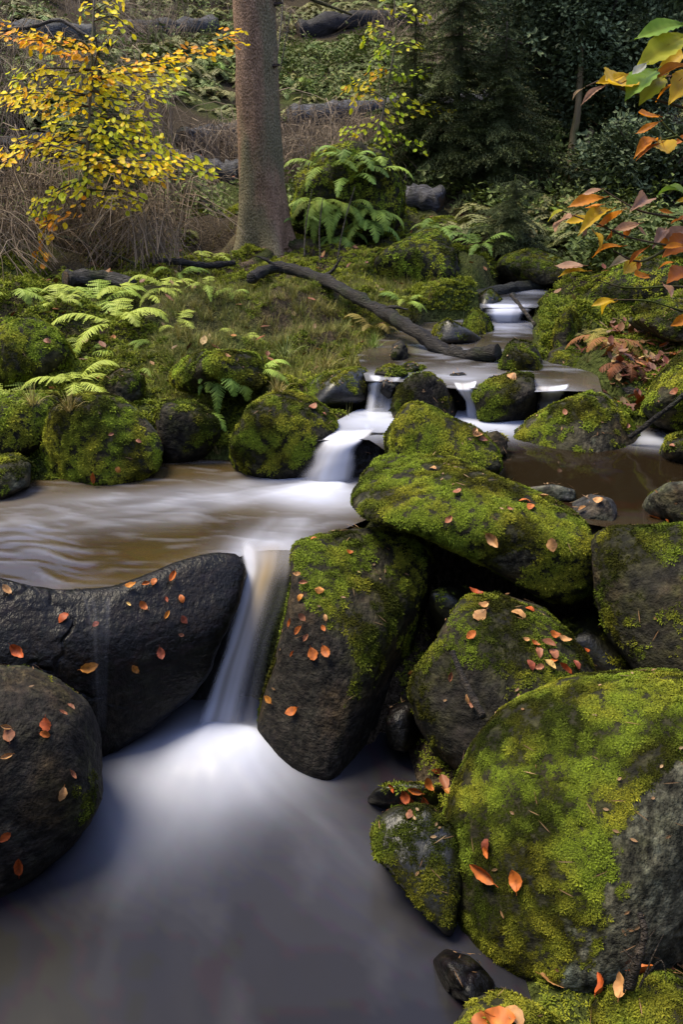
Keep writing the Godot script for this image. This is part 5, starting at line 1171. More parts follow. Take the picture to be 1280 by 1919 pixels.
	log_thing("fallen_log", "half-buried grey log on the near left bank", "log", [Vector3(-1.9, 1.034, -6.256), Vector3(-1.692, 1.052, -6.393), Vector3(-1.453, 1.043, -6.325)], 0.064, 0.045, Color(0.085, 0.08, 0.075), [], 0.35)
	log_thing("fallen_log", "dark log high up between trunk and slender beech", "log", [Vector3(-0.704, 3.71, -16.47), Vector3(0.179, 3.797, -16.764), Vector3(1.382, 3.963, -17.317)], 0.145, 0.128, Color(0.05, 0.045, 0.05), [], 0.05)
	log_thing("root_tangle", "tangle of dead roots and stems against the foreground boulder's flank", "branch", [Vector3(0.65, 0.157, -1.453), Vector3(0.661, 0.23, -1.461), Vector3(0.677, 0.285, -1.483), Vector3(0.674, 0.313, -1.516)], 0.012, 0.006, Color(0.10, 0.075, 0.055), [[Vector3(0.667, 0.175, -1.438), Vector3(0.69, 0.258, -1.45), Vector3(0.717, 0.293, -1.476)], [Vector3(0.655, 0.23, -1.461), Vector3(0.623, 0.266, -1.486), Vector3(0.692, 0.3, -1.511)], [Vector3(0.679, 0.197, -1.447), Vector3(0.708, 0.247, -1.446), Vector3(0.719, 0.203, -1.428)], [Vector3(0.635, 0.155, -1.441), Vector3(0.64, 0.227, -1.449), Vector3(0.703, 0.296, -1.487)]], 0.0)
	sapling("golden beech sapling with layered yellow and orange leaves on the left", [Vector3(-1.897, 1.512, -6.854), Vector3(-1.87, 1.857, -6.993), Vector3(-1.838, 2.364, -7.198), Vector3(-1.821, 3.172, -7.578)], 0.017, [
		[[Vector3(-1.83, 2.589, -7.289), Vector3(-2.08, 2.65, -7.206), Vector3(-2.426, 2.744, -7.136)], 3, 0.1215],
		[[Vector3(-1.83, 2.589, -7.289), Vector3(-1.971, 2.649, -7.097), Vector3(-2.164, 2.654, -6.992)], 3, 0.135],
		[[Vector3(-1.823, 2.401, -7.213), Vector3(-1.528, 2.488, -7.086), Vector3(-1.166, 2.556, -7.006), Vector3(-0.746, 2.682, -7.003)], 3, 0.135],
		[[Vector3(-1.823, 2.401, -7.213), Vector3(-1.463, 2.446, -7.123), Vector3(-1.155, 2.429, -7.116)], 1, 0.135],
		[[Vector3(-1.83, 2.328, -7.183), Vector3(-1.628, 2.316, -7.287), Vector3(-1.431, 2.36, -7.412)], 1, 0.135],
		[[Vector3(-1.838, 2.473, -7.242), Vector3(-2.073, 2.437, -7.227), Vector3(-2.388, 2.411, -7.109)], 1, 0.135],
		[[Vector3(-1.838, 2.292, -7.169), Vector3(-2.085, 2.332, -6.97), Vector3(-2.388, 2.274, -6.838)], 2, 0.135],
		[[Vector3(-1.846, 2.219, -7.139), Vector3(-2.184, 2.279, -7.272), Vector3(-2.54, 2.266, -7.374)], 2, 0.1215],
		[[Vector3(-1.846, 2.165, -7.118), Vector3(-1.579, 2.161, -7.008), Vector3(-1.444, 2.125, -6.994)], 1, 0.1215],
		[[Vector3(-1.854, 2.02, -7.059), Vector3(-1.579, 2.054, -6.965), Vector3(-1.309, 1.993, -6.94)], 1, 0.135],
		[[Vector3(-1.858, 1.984, -7.044), Vector3(-1.509, 1.948, -7.138), Vector3(-0.993, 1.812, -7.083)], 1, 0.162],
		[[Vector3(-1.858, 1.965, -7.037), Vector3(-2.157, 1.993, -6.94), Vector3(-2.426, 1.886, -6.789)], 2, 0.14850000000000002],
		[[Vector3(-1.862, 1.857, -6.993), Vector3(-2.073, 1.893, -7.008), Vector3(-2.386, 1.965, -7.037)], 1, 0.135],
		[[Vector3(-1.87, 1.784, -6.964), Vector3(-1.579, 1.779, -6.854), Vector3(-1.289, 1.77, -6.742)], 2, 0.135],
		[[Vector3(-1.873, 1.73, -6.942), Vector3(-2.041, 1.661, -6.806), Vector3(-2.234, 1.543, -6.758)], 1, 0.10800000000000001],
		[[Vector3(-1.877, 1.657, -6.912), Vector3(-1.643, 1.639, -6.905), Vector3(-1.478, 1.585, -6.883)], 1, 0.10800000000000001],
		[[Vector3(-1.885, 1.585, -6.883), Vector3(-2.041, 1.482, -6.734), Vector3(-2.176, 1.429, -6.712)], 3, 0.081],
		[[Vector3(-2.041, 1.5, -6.741), Vector3(-2.118, 1.393, -6.698), Vector3(-2.187, 1.197, -6.618)], 3, 0.0675],
		[[Vector3(-1.819, 2.8, -7.374), Vector3(-1.682, 2.836, -7.389), Vector3(-1.564, 2.763, -7.359)], 1, 0.1215],
		[[Vector3(-1.815, 2.872, -7.403), Vector3(-1.721, 2.926, -7.425), Vector3(-1.604, 2.999, -7.454)], 1, 0.1215],
		[[Vector3(-1.815, 2.89, -7.411), Vector3(-1.858, 2.908, -7.418), Vector3(-1.916, 2.854, -7.396)], 1, 0.0675],
		[[Vector3(-1.838, 2.401, -7.213), Vector3(-1.752, 2.607, -7.188), Vector3(-1.675, 2.696, -7.224)], 1, 0.09450000000000001],
		[[Vector3(-1.862, 1.893, -7.008), Vector3(-1.604, 1.859, -6.67), Vector3(-1.138, 1.859, -6.563)], 2, 0.135],
		[[Vector3(-1.854, 2.074, -7.081), Vector3(-1.933, 2.086, -6.87), Vector3(-2.052, 2.101, -6.768)], 1, 0.10800000000000001],
		[[Vector3(-1.83, 2.589, -7.289), Vector3(-2.108, 2.637, -7.13), Vector3(-2.323, 2.701, -6.884)], 3, 0.108],
		[[Vector3(-1.83, 2.589, -7.289), Vector3(-1.901, 2.655, -7.127), Vector3(-2.229, 2.633, -7.005)], 2, 0.12],
		[[Vector3(-1.823, 2.401, -7.213), Vector3(-1.491, 2.457, -6.885), Vector3(-1.143, 2.516, -7.002), Vector3(-0.676, 2.636, -6.749)], 2, 0.12],
		[[Vector3(-1.823, 2.401, -7.213), Vector3(-1.591, 2.427, -7.29), Vector3(-1.239, 2.435, -7.345)], 1, 0.12],
		[[Vector3(-1.83, 2.328, -7.183), Vector3(-1.573, 2.264, -7.209), Vector3(-1.415, 2.382, -7.656)], 1, 0.12],
		[[Vector3(-1.838, 2.473, -7.242), Vector3(-2.105, 2.467, -7.087), Vector3(-2.321, 2.423, -7.182)], 1, 0.12],
		[[Vector3(-1.838, 2.292, -7.169), Vector3(-2.112, 2.297, -6.995), Vector3(-2.33, 2.276, -6.694)], 2, 0.12],
		[[Vector3(-1.846, 2.219, -7.139), Vector3(-2.206, 2.238, -7.447), Vector3(-2.38, 2.237, -7.181)], 2, 0.108],
		[[Vector3(-1.846, 2.165, -7.118), Vector3(-1.497, 2.116, -7.027), Vector3(-1.439, 2.165, -7.188)], 0, 0.108],
		[[Vector3(-1.854, 2.02, -7.059), Vector3(-1.621, 2.096, -6.972), Vector3(-1.267, 1.994, -6.856)], 1, 0.12],
		[[Vector3(-1.858, 1.984, -7.044), Vector3(-1.503, 1.988, -7.043), Vector3(-0.907, 1.772, -6.821)], 0, 0.144],
		[[Vector3(-1.858, 1.965, -7.037), Vector3(-2.12, 2.008, -6.993), Vector3(-2.374, 1.84, -6.651)], 2, 0.132],
		[[Vector3(-1.862, 1.857, -6.993), Vector3(-1.911, 1.915, -6.788), Vector3(-2.311, 2.017, -6.895)], 1, 0.12],
		[[Vector3(-1.87, 1.784, -6.964), Vector3(-1.643, 1.804, -6.966), Vector3(-1.185, 1.789, -6.675)], 2, 0.12],
		[[Vector3(-1.873, 1.73, -6.942), Vector3(-1.959, 1.676, -6.791), Vector3(-2.246, 1.524, -6.802)], 0, 0.096],
		[[Vector3(-1.877, 1.657, -6.912), Vector3(-1.762, 1.577, -7.048), Vector3(-1.548, 1.564, -6.991)], 1, 0.096]
	], 0.056, 80.0, [Color(0.52, 0.58, 0.03), Color(0.76, 0.68, 0.02), Color(0.80, 0.60, 0.015), Color(0.78, 0.42, 0.012), Color(0.7, 0.27, 0.012)], 300)
	sapling("slender beech sapling with sparse lime yellow leaves right of the trunk", [Vector3(0.259, 1.699, -9.194), Vector3(0.414, 2.322, -9.446), Vector3(0.534, 3.007, -9.83), Vector3(0.503, 3.461, -10.122)], 0.014, [
		[[Vector3(0.492, 2.994, -9.717), Vector3(0.31, 3.042, -9.737), Vector3(0.259, 2.946, -9.698)], 1, 0.1],
		[[Vector3(0.517, 3.09, -9.756), Vector3(0.673, 3.186, -9.795), Vector3(0.828, 3.114, -9.766)], 1, 0.12],
		[[Vector3(0.528, 2.946, -9.698), Vector3(0.388, 2.85, -9.659), Vector3(0.31, 2.754, -9.621)], 0, 0.1],
		[[Vector3(0.507, 2.85, -9.659), Vector3(0.621, 2.898, -9.679), Vector3(0.776, 2.874, -9.669)], 1, 0.1],
		[[Vector3(0.466, 2.658, -9.582), Vector3(0.259, 2.586, -9.553), Vector3(0.026, 2.514, -9.524)], 2, 0.1],
		[[Vector3(0.466, 2.658, -9.582), Vector3(0.621, 2.61, -9.562), Vector3(0.828, 2.658, -9.582)], 0, 0.1],
		[[Vector3(0.424, 2.418, -9.485), Vector3(0.673, 2.37, -9.465), Vector3(1.087, 2.25, -9.417)], 1, 0.1],
		[[Vector3(0.424, 2.394, -9.475), Vector3(0.259, 2.466, -9.504), Vector3(0.103, 2.37, -9.465)], 2, 0.09],
		[[Vector3(0.388, 2.298, -9.436), Vector3(0.569, 2.25, -9.417), Vector3(0.828, 2.322, -9.446)], 1, 0.1],
		[[Vector3(0.373, 2.203, -9.398), Vector3(0.155, 2.131, -9.369), Vector3(0, 2.083, -9.349)], 1, 0.08],
		[[Vector3(0.362, 2.155, -9.378), Vector3(0.517, 2.083, -9.349), Vector3(0.802, 1.963, -9.301)], 0, 0.1],
		[[Vector3(0.373, 2.179, -9.388), Vector3(0.414, 2.035, -9.33), Vector3(0.466, 1.939, -9.291)], 0, 0.08],
		[[Vector3(0.492, 3.138, -9.776), Vector3(0.517, 3.282, -9.834), Vector3(0.414, 3.33, -9.853)], 1, 0.12]
	], 0.062, 80.0, [Color(0.36, 0.5, 0.02), Color(0.5, 0.55, 0.02), Color(0.6, 0.5, 0.015), Color(0.6, 0.3, 0.012)], 180)
	bough("upper bough of long yellow and green leaves reaching in at right", [[Vector3(1.385, 2.004, -3.224), Vector3(1.183, 2.016, -3.121), Vector3(1.026, 2.043, -3.024), Vector3(0.91, 2.073, -3.036), Vector3(0.844, 2.096, -3.045)], [Vector3(0.91, 2.073, -3.036), Vector3(0.836, 2.114, -3.085), Vector3(0.769, 2.095, -3.077)], [Vector3(1.183, 2.016, -3.121), Vector3(1.076, 2.158, -3.07), Vector3(1.042, 2.25, -3.107)]], [
		[Vector3(1.072, 2.246, -3.095), Vector3(0.92, 2.164, -3.009), Color(0.42, 0.42, 0.03)],
		[Vector3(1.055, 2.273, -3.083), Vector3(0.919, 2.241, -3.054), Color(0.16, 0.28, 0.03)],
		[Vector3(1.11, 2.217, -3.144), Vector3(1.01, 2.144, -3.127), Color(0.55, 0.36, 0.02)],
		[Vector3(1.072, 2.158, -3.038), Vector3(0.962, 2.124, -3.014), Color(0.55, 0.20, 0.015)],
		[Vector3(0.985, 2.151, -3.083), Vector3(0.871, 2.076, -2.952), Color(0.16, 0.28, 0.03)],
		[Vector3(1.014, 2.129, -3.081), Vector3(0.922, 2.06, -2.98), Color(0.42, 0.42, 0.03)],
		[Vector3(1.034, 2.11, -3.025), Vector3(0.996, 2.065, -3.083), Color(0.55, 0.20, 0.015)],
		[Vector3(1.099, 2.152, -3.086), Vector3(1.012, 2.065, -2.973), Color(0.55, 0.36, 0.02)],
		[Vector3(0.88, 2.124, -3.055), Vector3(0.799, 2.099, -3.04), Color(0.55, 0.36, 0.02)],
		[Vector3(0.921, 2.116, -3.132), Vector3(0.795, 2.082, -2.935), Color(0.55, 0.36, 0.02)],
		[Vector3(0.813, 2.098, -3.023), Vector3(0.751, 2.054, -3.029), Color(0.40, 0.24, 0.16)],
		[Vector3(0.739, 2.087, -3.007), Vector3(0.716, 2.062, -3.028), Color(0.5, 0.36, 0.2)],
		[Vector3(0.929, 2.153, -3.013), Vector3(0.884, 2.121, -2.98), Color(0.4, 0.42, 0.36)],
		[Vector3(1.041, 2.131, -3.104), Vector3(0.989, 2.114, -3.09), Color(0.40, 0.24, 0.16)],
		[Vector3(1.126, 2.245, -3.065), Vector3(1.039, 2.199, -3.115), Color(0.42, 0.42, 0.03)],
		[Vector3(1.099, 2.122, -2.987), Vector3(1.087, 2.037, -3.054), Color(0.55, 0.36, 0.02)]
	])
	bough("small mid bough with four orange leaves at the right", [[Vector3(1.408, 1.83, -3.207), Vector3(1.225, 1.897, -3.18), Vector3(1.099, 1.953, -3.149), Vector3(1.038, 2.01, -3.172)], [Vector3(1.099, 1.953, -3.149), Vector3(1.047, 1.942, -3.145)]], [
		[Vector3(1.065, 2.011, -3.254), Vector3(0.979, 2.014, -3.184), Color(0.55, 0.20, 0.015)],
		[Vector3(1.019, 1.992, -3.101), Vector3(0.969, 1.961, -3.131), Color(0.55, 0.20, 0.015)],
		[Vector3(1.049, 1.951, -3.175), Vector3(0.955, 1.916, -3.073), Color(0.55, 0.20, 0.015)],
		[Vector3(1.03, 1.934, -3.112), Vector3(0.973, 1.892, -3.134), Color(0.42, 0.13, 0.02)],
		[Vector3(1.056, 1.938, -3.169), Vector3(1.04, 1.894, -3.034), Color(0.55, 0.36, 0.02)],
		[Vector3(1.158, 1.962, -3.17), Vector3(1.115, 1.93, -3.196), Color(0.42, 0.13, 0.02)]
	])
	bough("lower bough crowded with orange and pink leaves at right", [[Vector3(1.497, 1.492, -3.233), Vector3(1.285, 1.573, -3.158), Vector3(1.101, 1.614, -3.066), Vector3(0.959, 1.642, -3.077), Vector3(0.852, 1.683, -3.094), Vector3(0.728, 1.724, -3.111)], [Vector3(1.285, 1.573, -3.158), Vector3(1.155, 1.688, -3.15), Vector3(0.994, 1.724, -3.111), Vector3(0.87, 1.79, -3.137)], [Vector3(1.101, 1.614, -3.066), Vector3(0.994, 1.568, -3.047), Vector3(0.89, 1.606, -3.009)], [Vector3(1.441, 1.422, -3.204), Vector3(1.175, 1.475, -3.118), Vector3(0.991, 1.471, -3.116), Vector3(0.881, 1.497, -3.127)]], [
		[Vector3(0.91, 1.737, -3.146), Vector3(0.792, 1.688, -3.027), Color(0.55, 0.36, 0.02)],
		[Vector3(0.888, 1.766, -3.181), Vector3(0.784, 1.743, -3.176), Color(0.55, 0.20, 0.015)],
		[Vector3(0.919, 1.726, -3.039), Vector3(0.87, 1.673, -3.11), Color(0.55, 0.20, 0.015)],
		[Vector3(0.853, 1.791, -3.089), Vector3(0.81, 1.774, -3.121), Color(0.40, 0.24, 0.16)],
		[Vector3(0.859, 1.742, -3.078), Vector3(0.827, 1.727, -3.14), Color(0.55, 0.20, 0.015)],
		[Vector3(0.747, 1.717, -3.027), Vector3(0.723, 1.671, -3.146), Color(0.40, 0.24, 0.16)],
		[Vector3(0.729, 1.731, -3.081), Vector3(0.697, 1.697, -3.136), Color(0.42, 0.42, 0.03)],
		[Vector3(0.838, 1.702, -3.115), Vector3(0.766, 1.683, -3.135), Color(0.55, 0.36, 0.02)],
		[Vector3(0.809, 1.693, -3.07), Vector3(0.808, 1.647, -3.115), Color(0.40, 0.24, 0.16)],
		[Vector3(0.911, 1.627, -3), Vector3(0.841, 1.597, -3.058), Color(0.55, 0.20, 0.015)],
		[Vector3(0.847, 1.665, -3.102), Vector3(0.857, 1.62, -3.033), Color(0.55, 0.36, 0.02)],
		[Vector3(0.963, 1.686, -3.098), Vector3(0.956, 1.639, -3.115), Color(0.42, 0.13, 0.02)],
		[Vector3(0.992, 1.683, -3.088), Vector3(0.916, 1.663, -3.087), Color(0.40, 0.24, 0.16)],
		[Vector3(0.974, 1.677, -3.055), Vector3(1.005, 1.651, -3.071), Color(0.40, 0.24, 0.16)],
		[Vector3(0.879, 1.669, -3.008), Vector3(0.877, 1.64, -3.04), Color(0.42, 0.13, 0.02)],
		[Vector3(0.999, 1.617, -3.015), Vector3(0.951, 1.57, -3.023), Color(0.42, 0.13, 0.02)],
		[Vector3(1.012, 1.57, -3.106), Vector3(0.944, 1.527, -3.03), Color(0.55, 0.36, 0.02)],
		[Vector3(0.991, 1.571, -3.05), Vector3(0.982, 1.544, -3.027), Color(0.42, 0.13, 0.02)],
		[Vector3(0.987, 1.567, -3.131), Vector3(0.913, 1.563, -3.061), Color(0.5, 0.4, 0.22)],
		[Vector3(1.076, 1.576, -2.97), Vector3(1.048, 1.554, -3.013), Color(0.55, 0.20, 0.015)],
		[Vector3(1.08, 1.646, -3.123), Vector3(1.09, 1.602, -3.082), Color(0.55, 0.20, 0.015)],
		[Vector3(1.11, 1.669, -3.168), Vector3(1.046, 1.635, -3.06), Color(0.40, 0.24, 0.16)],
		[Vector3(1.178, 1.67, -3.156), Vector3(1.089, 1.638, -3.117), Color(0.40, 0.24, 0.16)],
		[Vector3(1.126, 1.712, -3.168), Vector3(1.081, 1.719, -3.168), Color(0.55, 0.20, 0.015)],
		[Vector3(1.121, 1.623, -3.004), Vector3(1.06, 1.62, -3.003), Color(0.55, 0.20, 0.015)],
		[Vector3(1.142, 1.704, -3.022), Vector3(1.115, 1.694, -3.129), Color(0.42, 0.13, 0.02)],
		[Vector3(1.021, 1.521, -3.031), Vector3(0.954, 1.527, -2.957), Color(0.55, 0.20, 0.015)],
		[Vector3(1.196, 1.645, -3.145), Vector3(1.08, 1.604, -3.028), Color(0.42, 0.13, 0.02)],
		[Vector3(0.788, 1.56, -2.966), Vector3(0.719, 1.551, -3.016), Color(0.40, 0.24, 0.16)],
		[Vector3(0.8, 1.55, -2.975), Vector3(0.726, 1.534, -3.013), Color(0.55, 0.36, 0.02)],
		[Vector3(1.059, 1.507, -2.978), Vector3(1.064, 1.483, -2.909), Color(0.40, 0.24, 0.16)],
		[Vector3(1.156, 1.55, -3.047), Vector3(1.066, 1.53, -2.934), Color(0.42, 0.13, 0.02)],
		[Vector3(1.053, 1.759, -3.196), Vector3(0.963, 1.756, -3.035), Color(0.40, 0.24, 0.16)],
		[Vector3(1.13, 1.784, -3.07), Vector3(1.085, 1.793, -3.198), Color(0.16, 0.28, 0.03)],
		[Vector3(1.174, 1.762, -3.133), Vector3(1.133, 1.75, -3.153), Color(0.55, 0.36, 0.02)]
	])
	bough("drooping low bough with two yellow leaves over the bracken", [[Vector3(1.555, 1.27, -3.413), Vector3(1.33, 1.336, -3.385), Vector3(1.152, 1.39, -3.353), Vector3(1.013, 1.396, -3.355)]], [
		[Vector3(0.991, 1.41, -3.285), Vector3(0.923, 1.391, -3.284), Color(0.55, 0.36, 0.02)],
		[Vector3(0.998, 1.405, -3.294), Vector3(0.981, 1.359, -3.386), Color(0.55, 0.36, 0.02)],
		[Vector3(1.286, 1.354, -3.273), Vector3(1.212, 1.318, -3.258), Color(0.55, 0.20, 0.015)]
	])
	fern("yellow-green fern spilling over the left bank boulder", -1.643, -4.469, 8, 0.4, Color(0.34, 0.41, 0.06), 0, 6.28, 0, 0.106)
	fern("pale fern beside the moss mound at the left edge", -1.746, -4.405, 6, 0.34, Color(0.34, 0.41, 0.06), 0, 6.28, 0, 0.094)
	fern("small pale fern on top of the broad left boulder", -1.384, -4.522, 8, 0.32, Color(0.34, 0.41, 0.06), 0, 6.28, 0, 0.09)
	fern("upright bright green fern on the left bank", -1.613, -5.985, 7, 0.46, Color(0.25, 0.35, 0.05), 0, 6.28, 0, 0)
	fern("long-fronded yellow-green fern left of centre bank", -1.384, -5.424, 7, 0.42, Color(0.34, 0.41, 0.06), 0, 6.28, 0, 0)
	fern("pale green fern below the half-buried log", -1.354, -6.022, 6, 0.36, Color(0.34, 0.41, 0.06), 0, 6.28, 0, 0)
	fern("fern above the overhanging rock", -1.17, -5.006, 5, 0.28, Color(0.25, 0.35, 0.05), 0, 6.28, 0, 0)
	fern("yellow fern in front of the spruce trunk's left side", -1.231, -7.436, 6, 0.38, Color(0.34, 0.41, 0.06), 0, 6.28, 0, 0)
	fern("second yellow fern close beside the spruce trunk", -1.024, -7.337, 5, 0.32, Color(0.34, 0.41, 0.06), 0, 6.28, 0, 0)
	fern("small green fern in the middle of the left bank", -0.908, -6.022, 6, 0.26, Color(0.25, 0.35, 0.05), 0, 6.28, 0, 0)
	fern("pale fern by the grassy shelf", -1.026, -5.533, 5, 0.24, Color(0.34, 0.41, 0.06), 0, 6.28, 0, 0)
	fern("dark green fern hanging from the overhanging rock", -0.616, -4.505, 7, 0.3, Color(0.17, 0.27, 0.045), 3.142, 2.2, -0.5, 0.186)
	fern("dark green fern hanging in the hollow under the overhang", -0.744, -4.326, 7, 0.28, Color(0.17, 0.27, 0.045), 3.142, 2, -0.5, 0.05)
	fern("small fern at the foot of the rounded boulder", -0.647, -4.093, 5, 0.2, Color(0.25, 0.35, 0.05), 3.142, 3, -0.2, 0.064)
	fern("arching small fern beside the sedge clump", -0.443, -4.544, 5, 0.26, Color(0.25, 0.35, 0.05), -1.5, 2, -0.1, 0.141)
	fern("small fern at far left bank top", -1.846, -5.286, 6, 0.3, Color(0.25, 0.35, 0.05), 0, 6.28, 0, 0)
	fern("large drooping fern crowning the mossy mound", 0.046, -8.116, 8, 0.52, Color(0.17, 0.27, 0.045), 0, 6.28, 0, 0.441)
	fern("fern hanging down the mossy mound's left side", -0.248, -7.959, 7, 0.44, Color(0.25, 0.35, 0.05), 3.142, 3.2, -0.4, 0.352)
	fern("fern hanging down the mossy mound's right side", 0.226, -7.925, 6, 0.4, Color(0.17, 0.27, 0.045), 3.142, 3.2, -0.5, 0.276)
	fern("fern beside the trunk at the mound foot", -0.361, -7.849, 6, 0.34, Color(0.17, 0.27, 0.045), 0, 6.28, 0, 0.104)
	fern("low fern on the bank above the curved branch", 0.202, -5.636, 5, 0.26, Color(0.2, 0.16, 0.04), 0, 6.28, 0, 0)
	fern("yellowing fern on the right bank behind the stump rock", 1.444, -5.007, 6, 0.3, Color(0.26, 0.22, 0.04), 0, 6.28, 0, 0.07)
	fern("rusty brown bracken drooping over the right bank", 1.474, -4.83, 8, 0.26, Color(0.28, 0.12, 0.04), 3.142, 4.2, -0.3, 0.058)
	fern("dead brown bracken hanging beside the rotten stick", 1.495, -4.544, 8, 0.22, Color(0.16, 0.06, 0.025), 3.142, 3.4, -0.6, 0.062)
	fern("green fern among leaf litter at right", 2.091, -5.992, 6, 0.34, Color(0.25, 0.35, 0.05), 0, 6.28, 0, 0)
	fern("dark fern in the gully under the holly", 2.421, -9.055, 7, 0.45, Color(0.17, 0.27, 0.045), 0, 6.28, 0, 0)
	fern("dark fern right of the holly stems", 3.029, -9.38, 7, 0.5, Color(0.17, 0.27, 0.045), 0, 6.28, 0, 0)
	fern("blue-green fern by the far boulder", 1.389, -8.348, 7, 0.45, Color(0.17, 0.27, 0.045), 0, 6.28, 0, 0)
	fern("blue-green fern beneath the forked twig", 1.068, -8.062, 6, 0.36, Color(0.17, 0.27, 0.045), 0, 6.28, 0, 0)
	fern("dark fern at the left of the gully mouth", 1.826, -8.637, 6, 0.4, Color(0.17, 0.27, 0.045), 0, 6.28, 0, 0)
	fern("fern on the slope right of the trunk top", -0.476, -13.452, 7, 0.5, Color(0.17, 0.27, 0.045), 0, 6.28, 0, 0)
	fern("fern beneath the top left log", -3.699, -11.81, 7, 0.5, Color(0.17, 0.27, 0.045), 0, 6.28, 0, 0)
	fern("pale fern on the upper left bank above the moss mound", -1.783, -5.636, 7, 0.3, Color(0.34, 0.41, 0.06), 0, 6.28, 0, 0)
	fern("fern behind the broad left boulder", -1.511, -5.214, 7, 0.3, Color(0.25, 0.35, 0.05), 0, 6.28, 0, 0)
	fern("fern on the bank left of the overhang", -1.114, -5.286, 7, 0.26, Color(0.25, 0.35, 0.05), 0, 6.28, 0, 0)
	fern("yellowish fern right of the half-buried log", -1.176, -6.022, 7, 0.3, Color(0.34, 0.41, 0.06), 0, 6.28, 0, 0)
	fern("fern below the branch's root end", -0.748, -6.022, 7, 0.28, Color(0.25, 0.35, 0.05), 0, 6.28, 0, 0)
	fern("pale little fern on the grassy shelf", -0.622, -5.46, 7, 0.22, Color(0.34, 0.41, 0.06), 0, 6.28, 0, 0)
	fern("fern at the left edge below the brush", -2.186, -5.961, 7, 0.34, Color(0.25, 0.35, 0.05), 0, 6.28, 0, 0)
	fern("fern left of the spruce foot", -1.211, -6.66, 7, 0.3, Color(0.25, 0.35, 0.05), 0, 6.28, 0, 0)
	fern("little fern in the bank grass", -0.382, -5.286, 7, 0.22, Color(0.25, 0.35, 0.05), 0, 6.28, 0, 0)
	fern("fern at the left edge above the water rock", -1.532, -4.228, 7, 0.24, Color(0.34, 0.41, 0.06), 0, 6.28, 0, 0)
	fern("fern on the hump over the stream", 0.427, -6.022, 7, 0.26, Color(0.25, 0.35, 0.05), 0, 6.28, 0, 0)
	fern("fern topping the stream hump", 0.823, -7.919, 7, 0.34, Color(0.17, 0.27, 0.045), 0, 6.28, 0, 0)
	fern("fern on the grassy right hump", 2.158, -6.844, 7, 0.34, Color(0.25, 0.35, 0.05), 0, 6.28, 0, 0)
	fern("yellow fern near the right edge", 2.239, -6.233, 7, 0.3, Color(0.34, 0.41, 0.06), 0, 6.28, 0, 0)
	fern("fern in the brush below the golden sapling", -1.858, -8.097, 7, 0.4, Color(0.17, 0.27, 0.045), 0, 6.28, 0, 0)
	fern("fern in the brush at the left edge", -2.613, -7.467, 7, 0.4, Color(0.17, 0.27, 0.045), 0, 6.28, 0, 0)
	fern("fern under the thick grey log", -1.42, -8.556, 7, 0.4, Color(0.17, 0.27, 0.045), 0, 6.28, 0, 0)
	fern("fern on the slope behind the golden sapling", -2.248, -12.121, 7, 0.5, Color(0.17, 0.27, 0.045), 0, 6.28, 0, 0)
	fern("fern on the slope left of the trunk", -1.851, -14.312, 7, 0.5, Color(0.17, 0.27, 0.045), 0, 6.28, 0, 0)
	fern("fern on the mound's crest", 0, -10.706, 7, 0.4, Color(0.25, 0.35, 0.05), 0, 6.28, 0, 0)
	fern("fern by the trunk on the mound", -0.461, -10.307, 7, 0.4, Color(0.25, 0.35, 0.05), 0, 6.28, 0, 0)
	fern("fern left of the flat far boulder", 1.133, -7.512, 7, 0.34, Color(0.17, 0.27, 0.045), 0, 6.28, 0, 0)
	fern("fern right of the flat far boulder", 1.964, -8.312, 7, 0.34, Color(0.17, 0.27, 0.045), 0, 6.28, 0, 0)
	fern("fern high on the fern mound's left", -0.136, -8.093, 7, 0.42, Color(0.25, 0.35, 0.05), 0, 6.28, 0, 0.595)
	fern("fern high on the fern mound's right", 0.272, -8.102, 7, 0.42, Color(0.25, 0.35, 0.05), 0, 6.28, 0, 0.593)
	fern("fern at the very top of the fern mound", 0.068, -8.082, 7, 0.4, Color(0.17, 0.27, 0.045), 0, 6.28, 0, 0.66)
	fern("fern hanging midway down the fern mound's left", -0.18, -7.939, 7, 0.4, Color(0.25, 0.35, 0.05), 3.142, 3, -0.4, 0.379)
	fern("fern hanging midway down the fern mound's face", 0.045, -7.947, 7, 0.4, Color(0.17, 0.27, 0.045), 3.142, 3, -0.4, 0.334)
	fern("fern hanging midway down the fern mound's right", 0.272, -7.986, 7, 0.36, Color(0.25, 0.35, 0.05), 3.142, 3, -0.4, 0.324)
	fern("fern low on the fern mound's face", -0.045, -7.911, 7, 0.34, Color(0.17, 0.27, 0.045), 3.142, 3, -0.3, 0.086)
	sedge("drooping sedge clump on the grassy bank shelf", Vector3(-0.323, 0.817, -5.074), 1.15, Color(0.22, 0.26, 0.09), 4)
	sedge("straw-coloured grass hanging over the bank by the cascade", Vector3(-0.09, 0.788, -4.9), 1.0, Color(0.34, 0.30, 0.10), 4)
	sedge("green grass at the bank corner beside the upper stream", Vector3(0.19, 0.823, -5.238), 0.9, Color(0.18, 0.28, 0.05), 4)
	sedge("tuft of grass above the black bank rock", Vector3(0.06, 0.788, -4.9), 1.0, Color(0.28, 0.28, 0.08), 4)
	sedge("small grass tuft growing on the boulder right of the waterfall", Vector3(-0.087, 0.535, -2.706), 0.42, Color(0.24, 0.28, 0.06), 2)
	sedge("straw grass draped over the broad left boulder", Vector3(-1.225, 0.827, -3.872), 0.8, Color(0.34, 0.28, 0.10), 3)
	sedge("straw grass tuft above the rounded boulder", Vector3(-0.304, 0.852, -4.111), 0.8, Color(0.30, 0.28, 0.09), 3)
	sedge("grass tuft on the right bank hump", Vector3(2.258, 1.126, -6.914), 1.2, Color(0.30, 0.32, 0.10), 4)
	sedge("yellow grass at the left edge beneath the fern", Vector3(-1.458, 0.8, -4.063), 0.9, Color(0.36, 0.32, 0.10), 3)
	ground_cover()
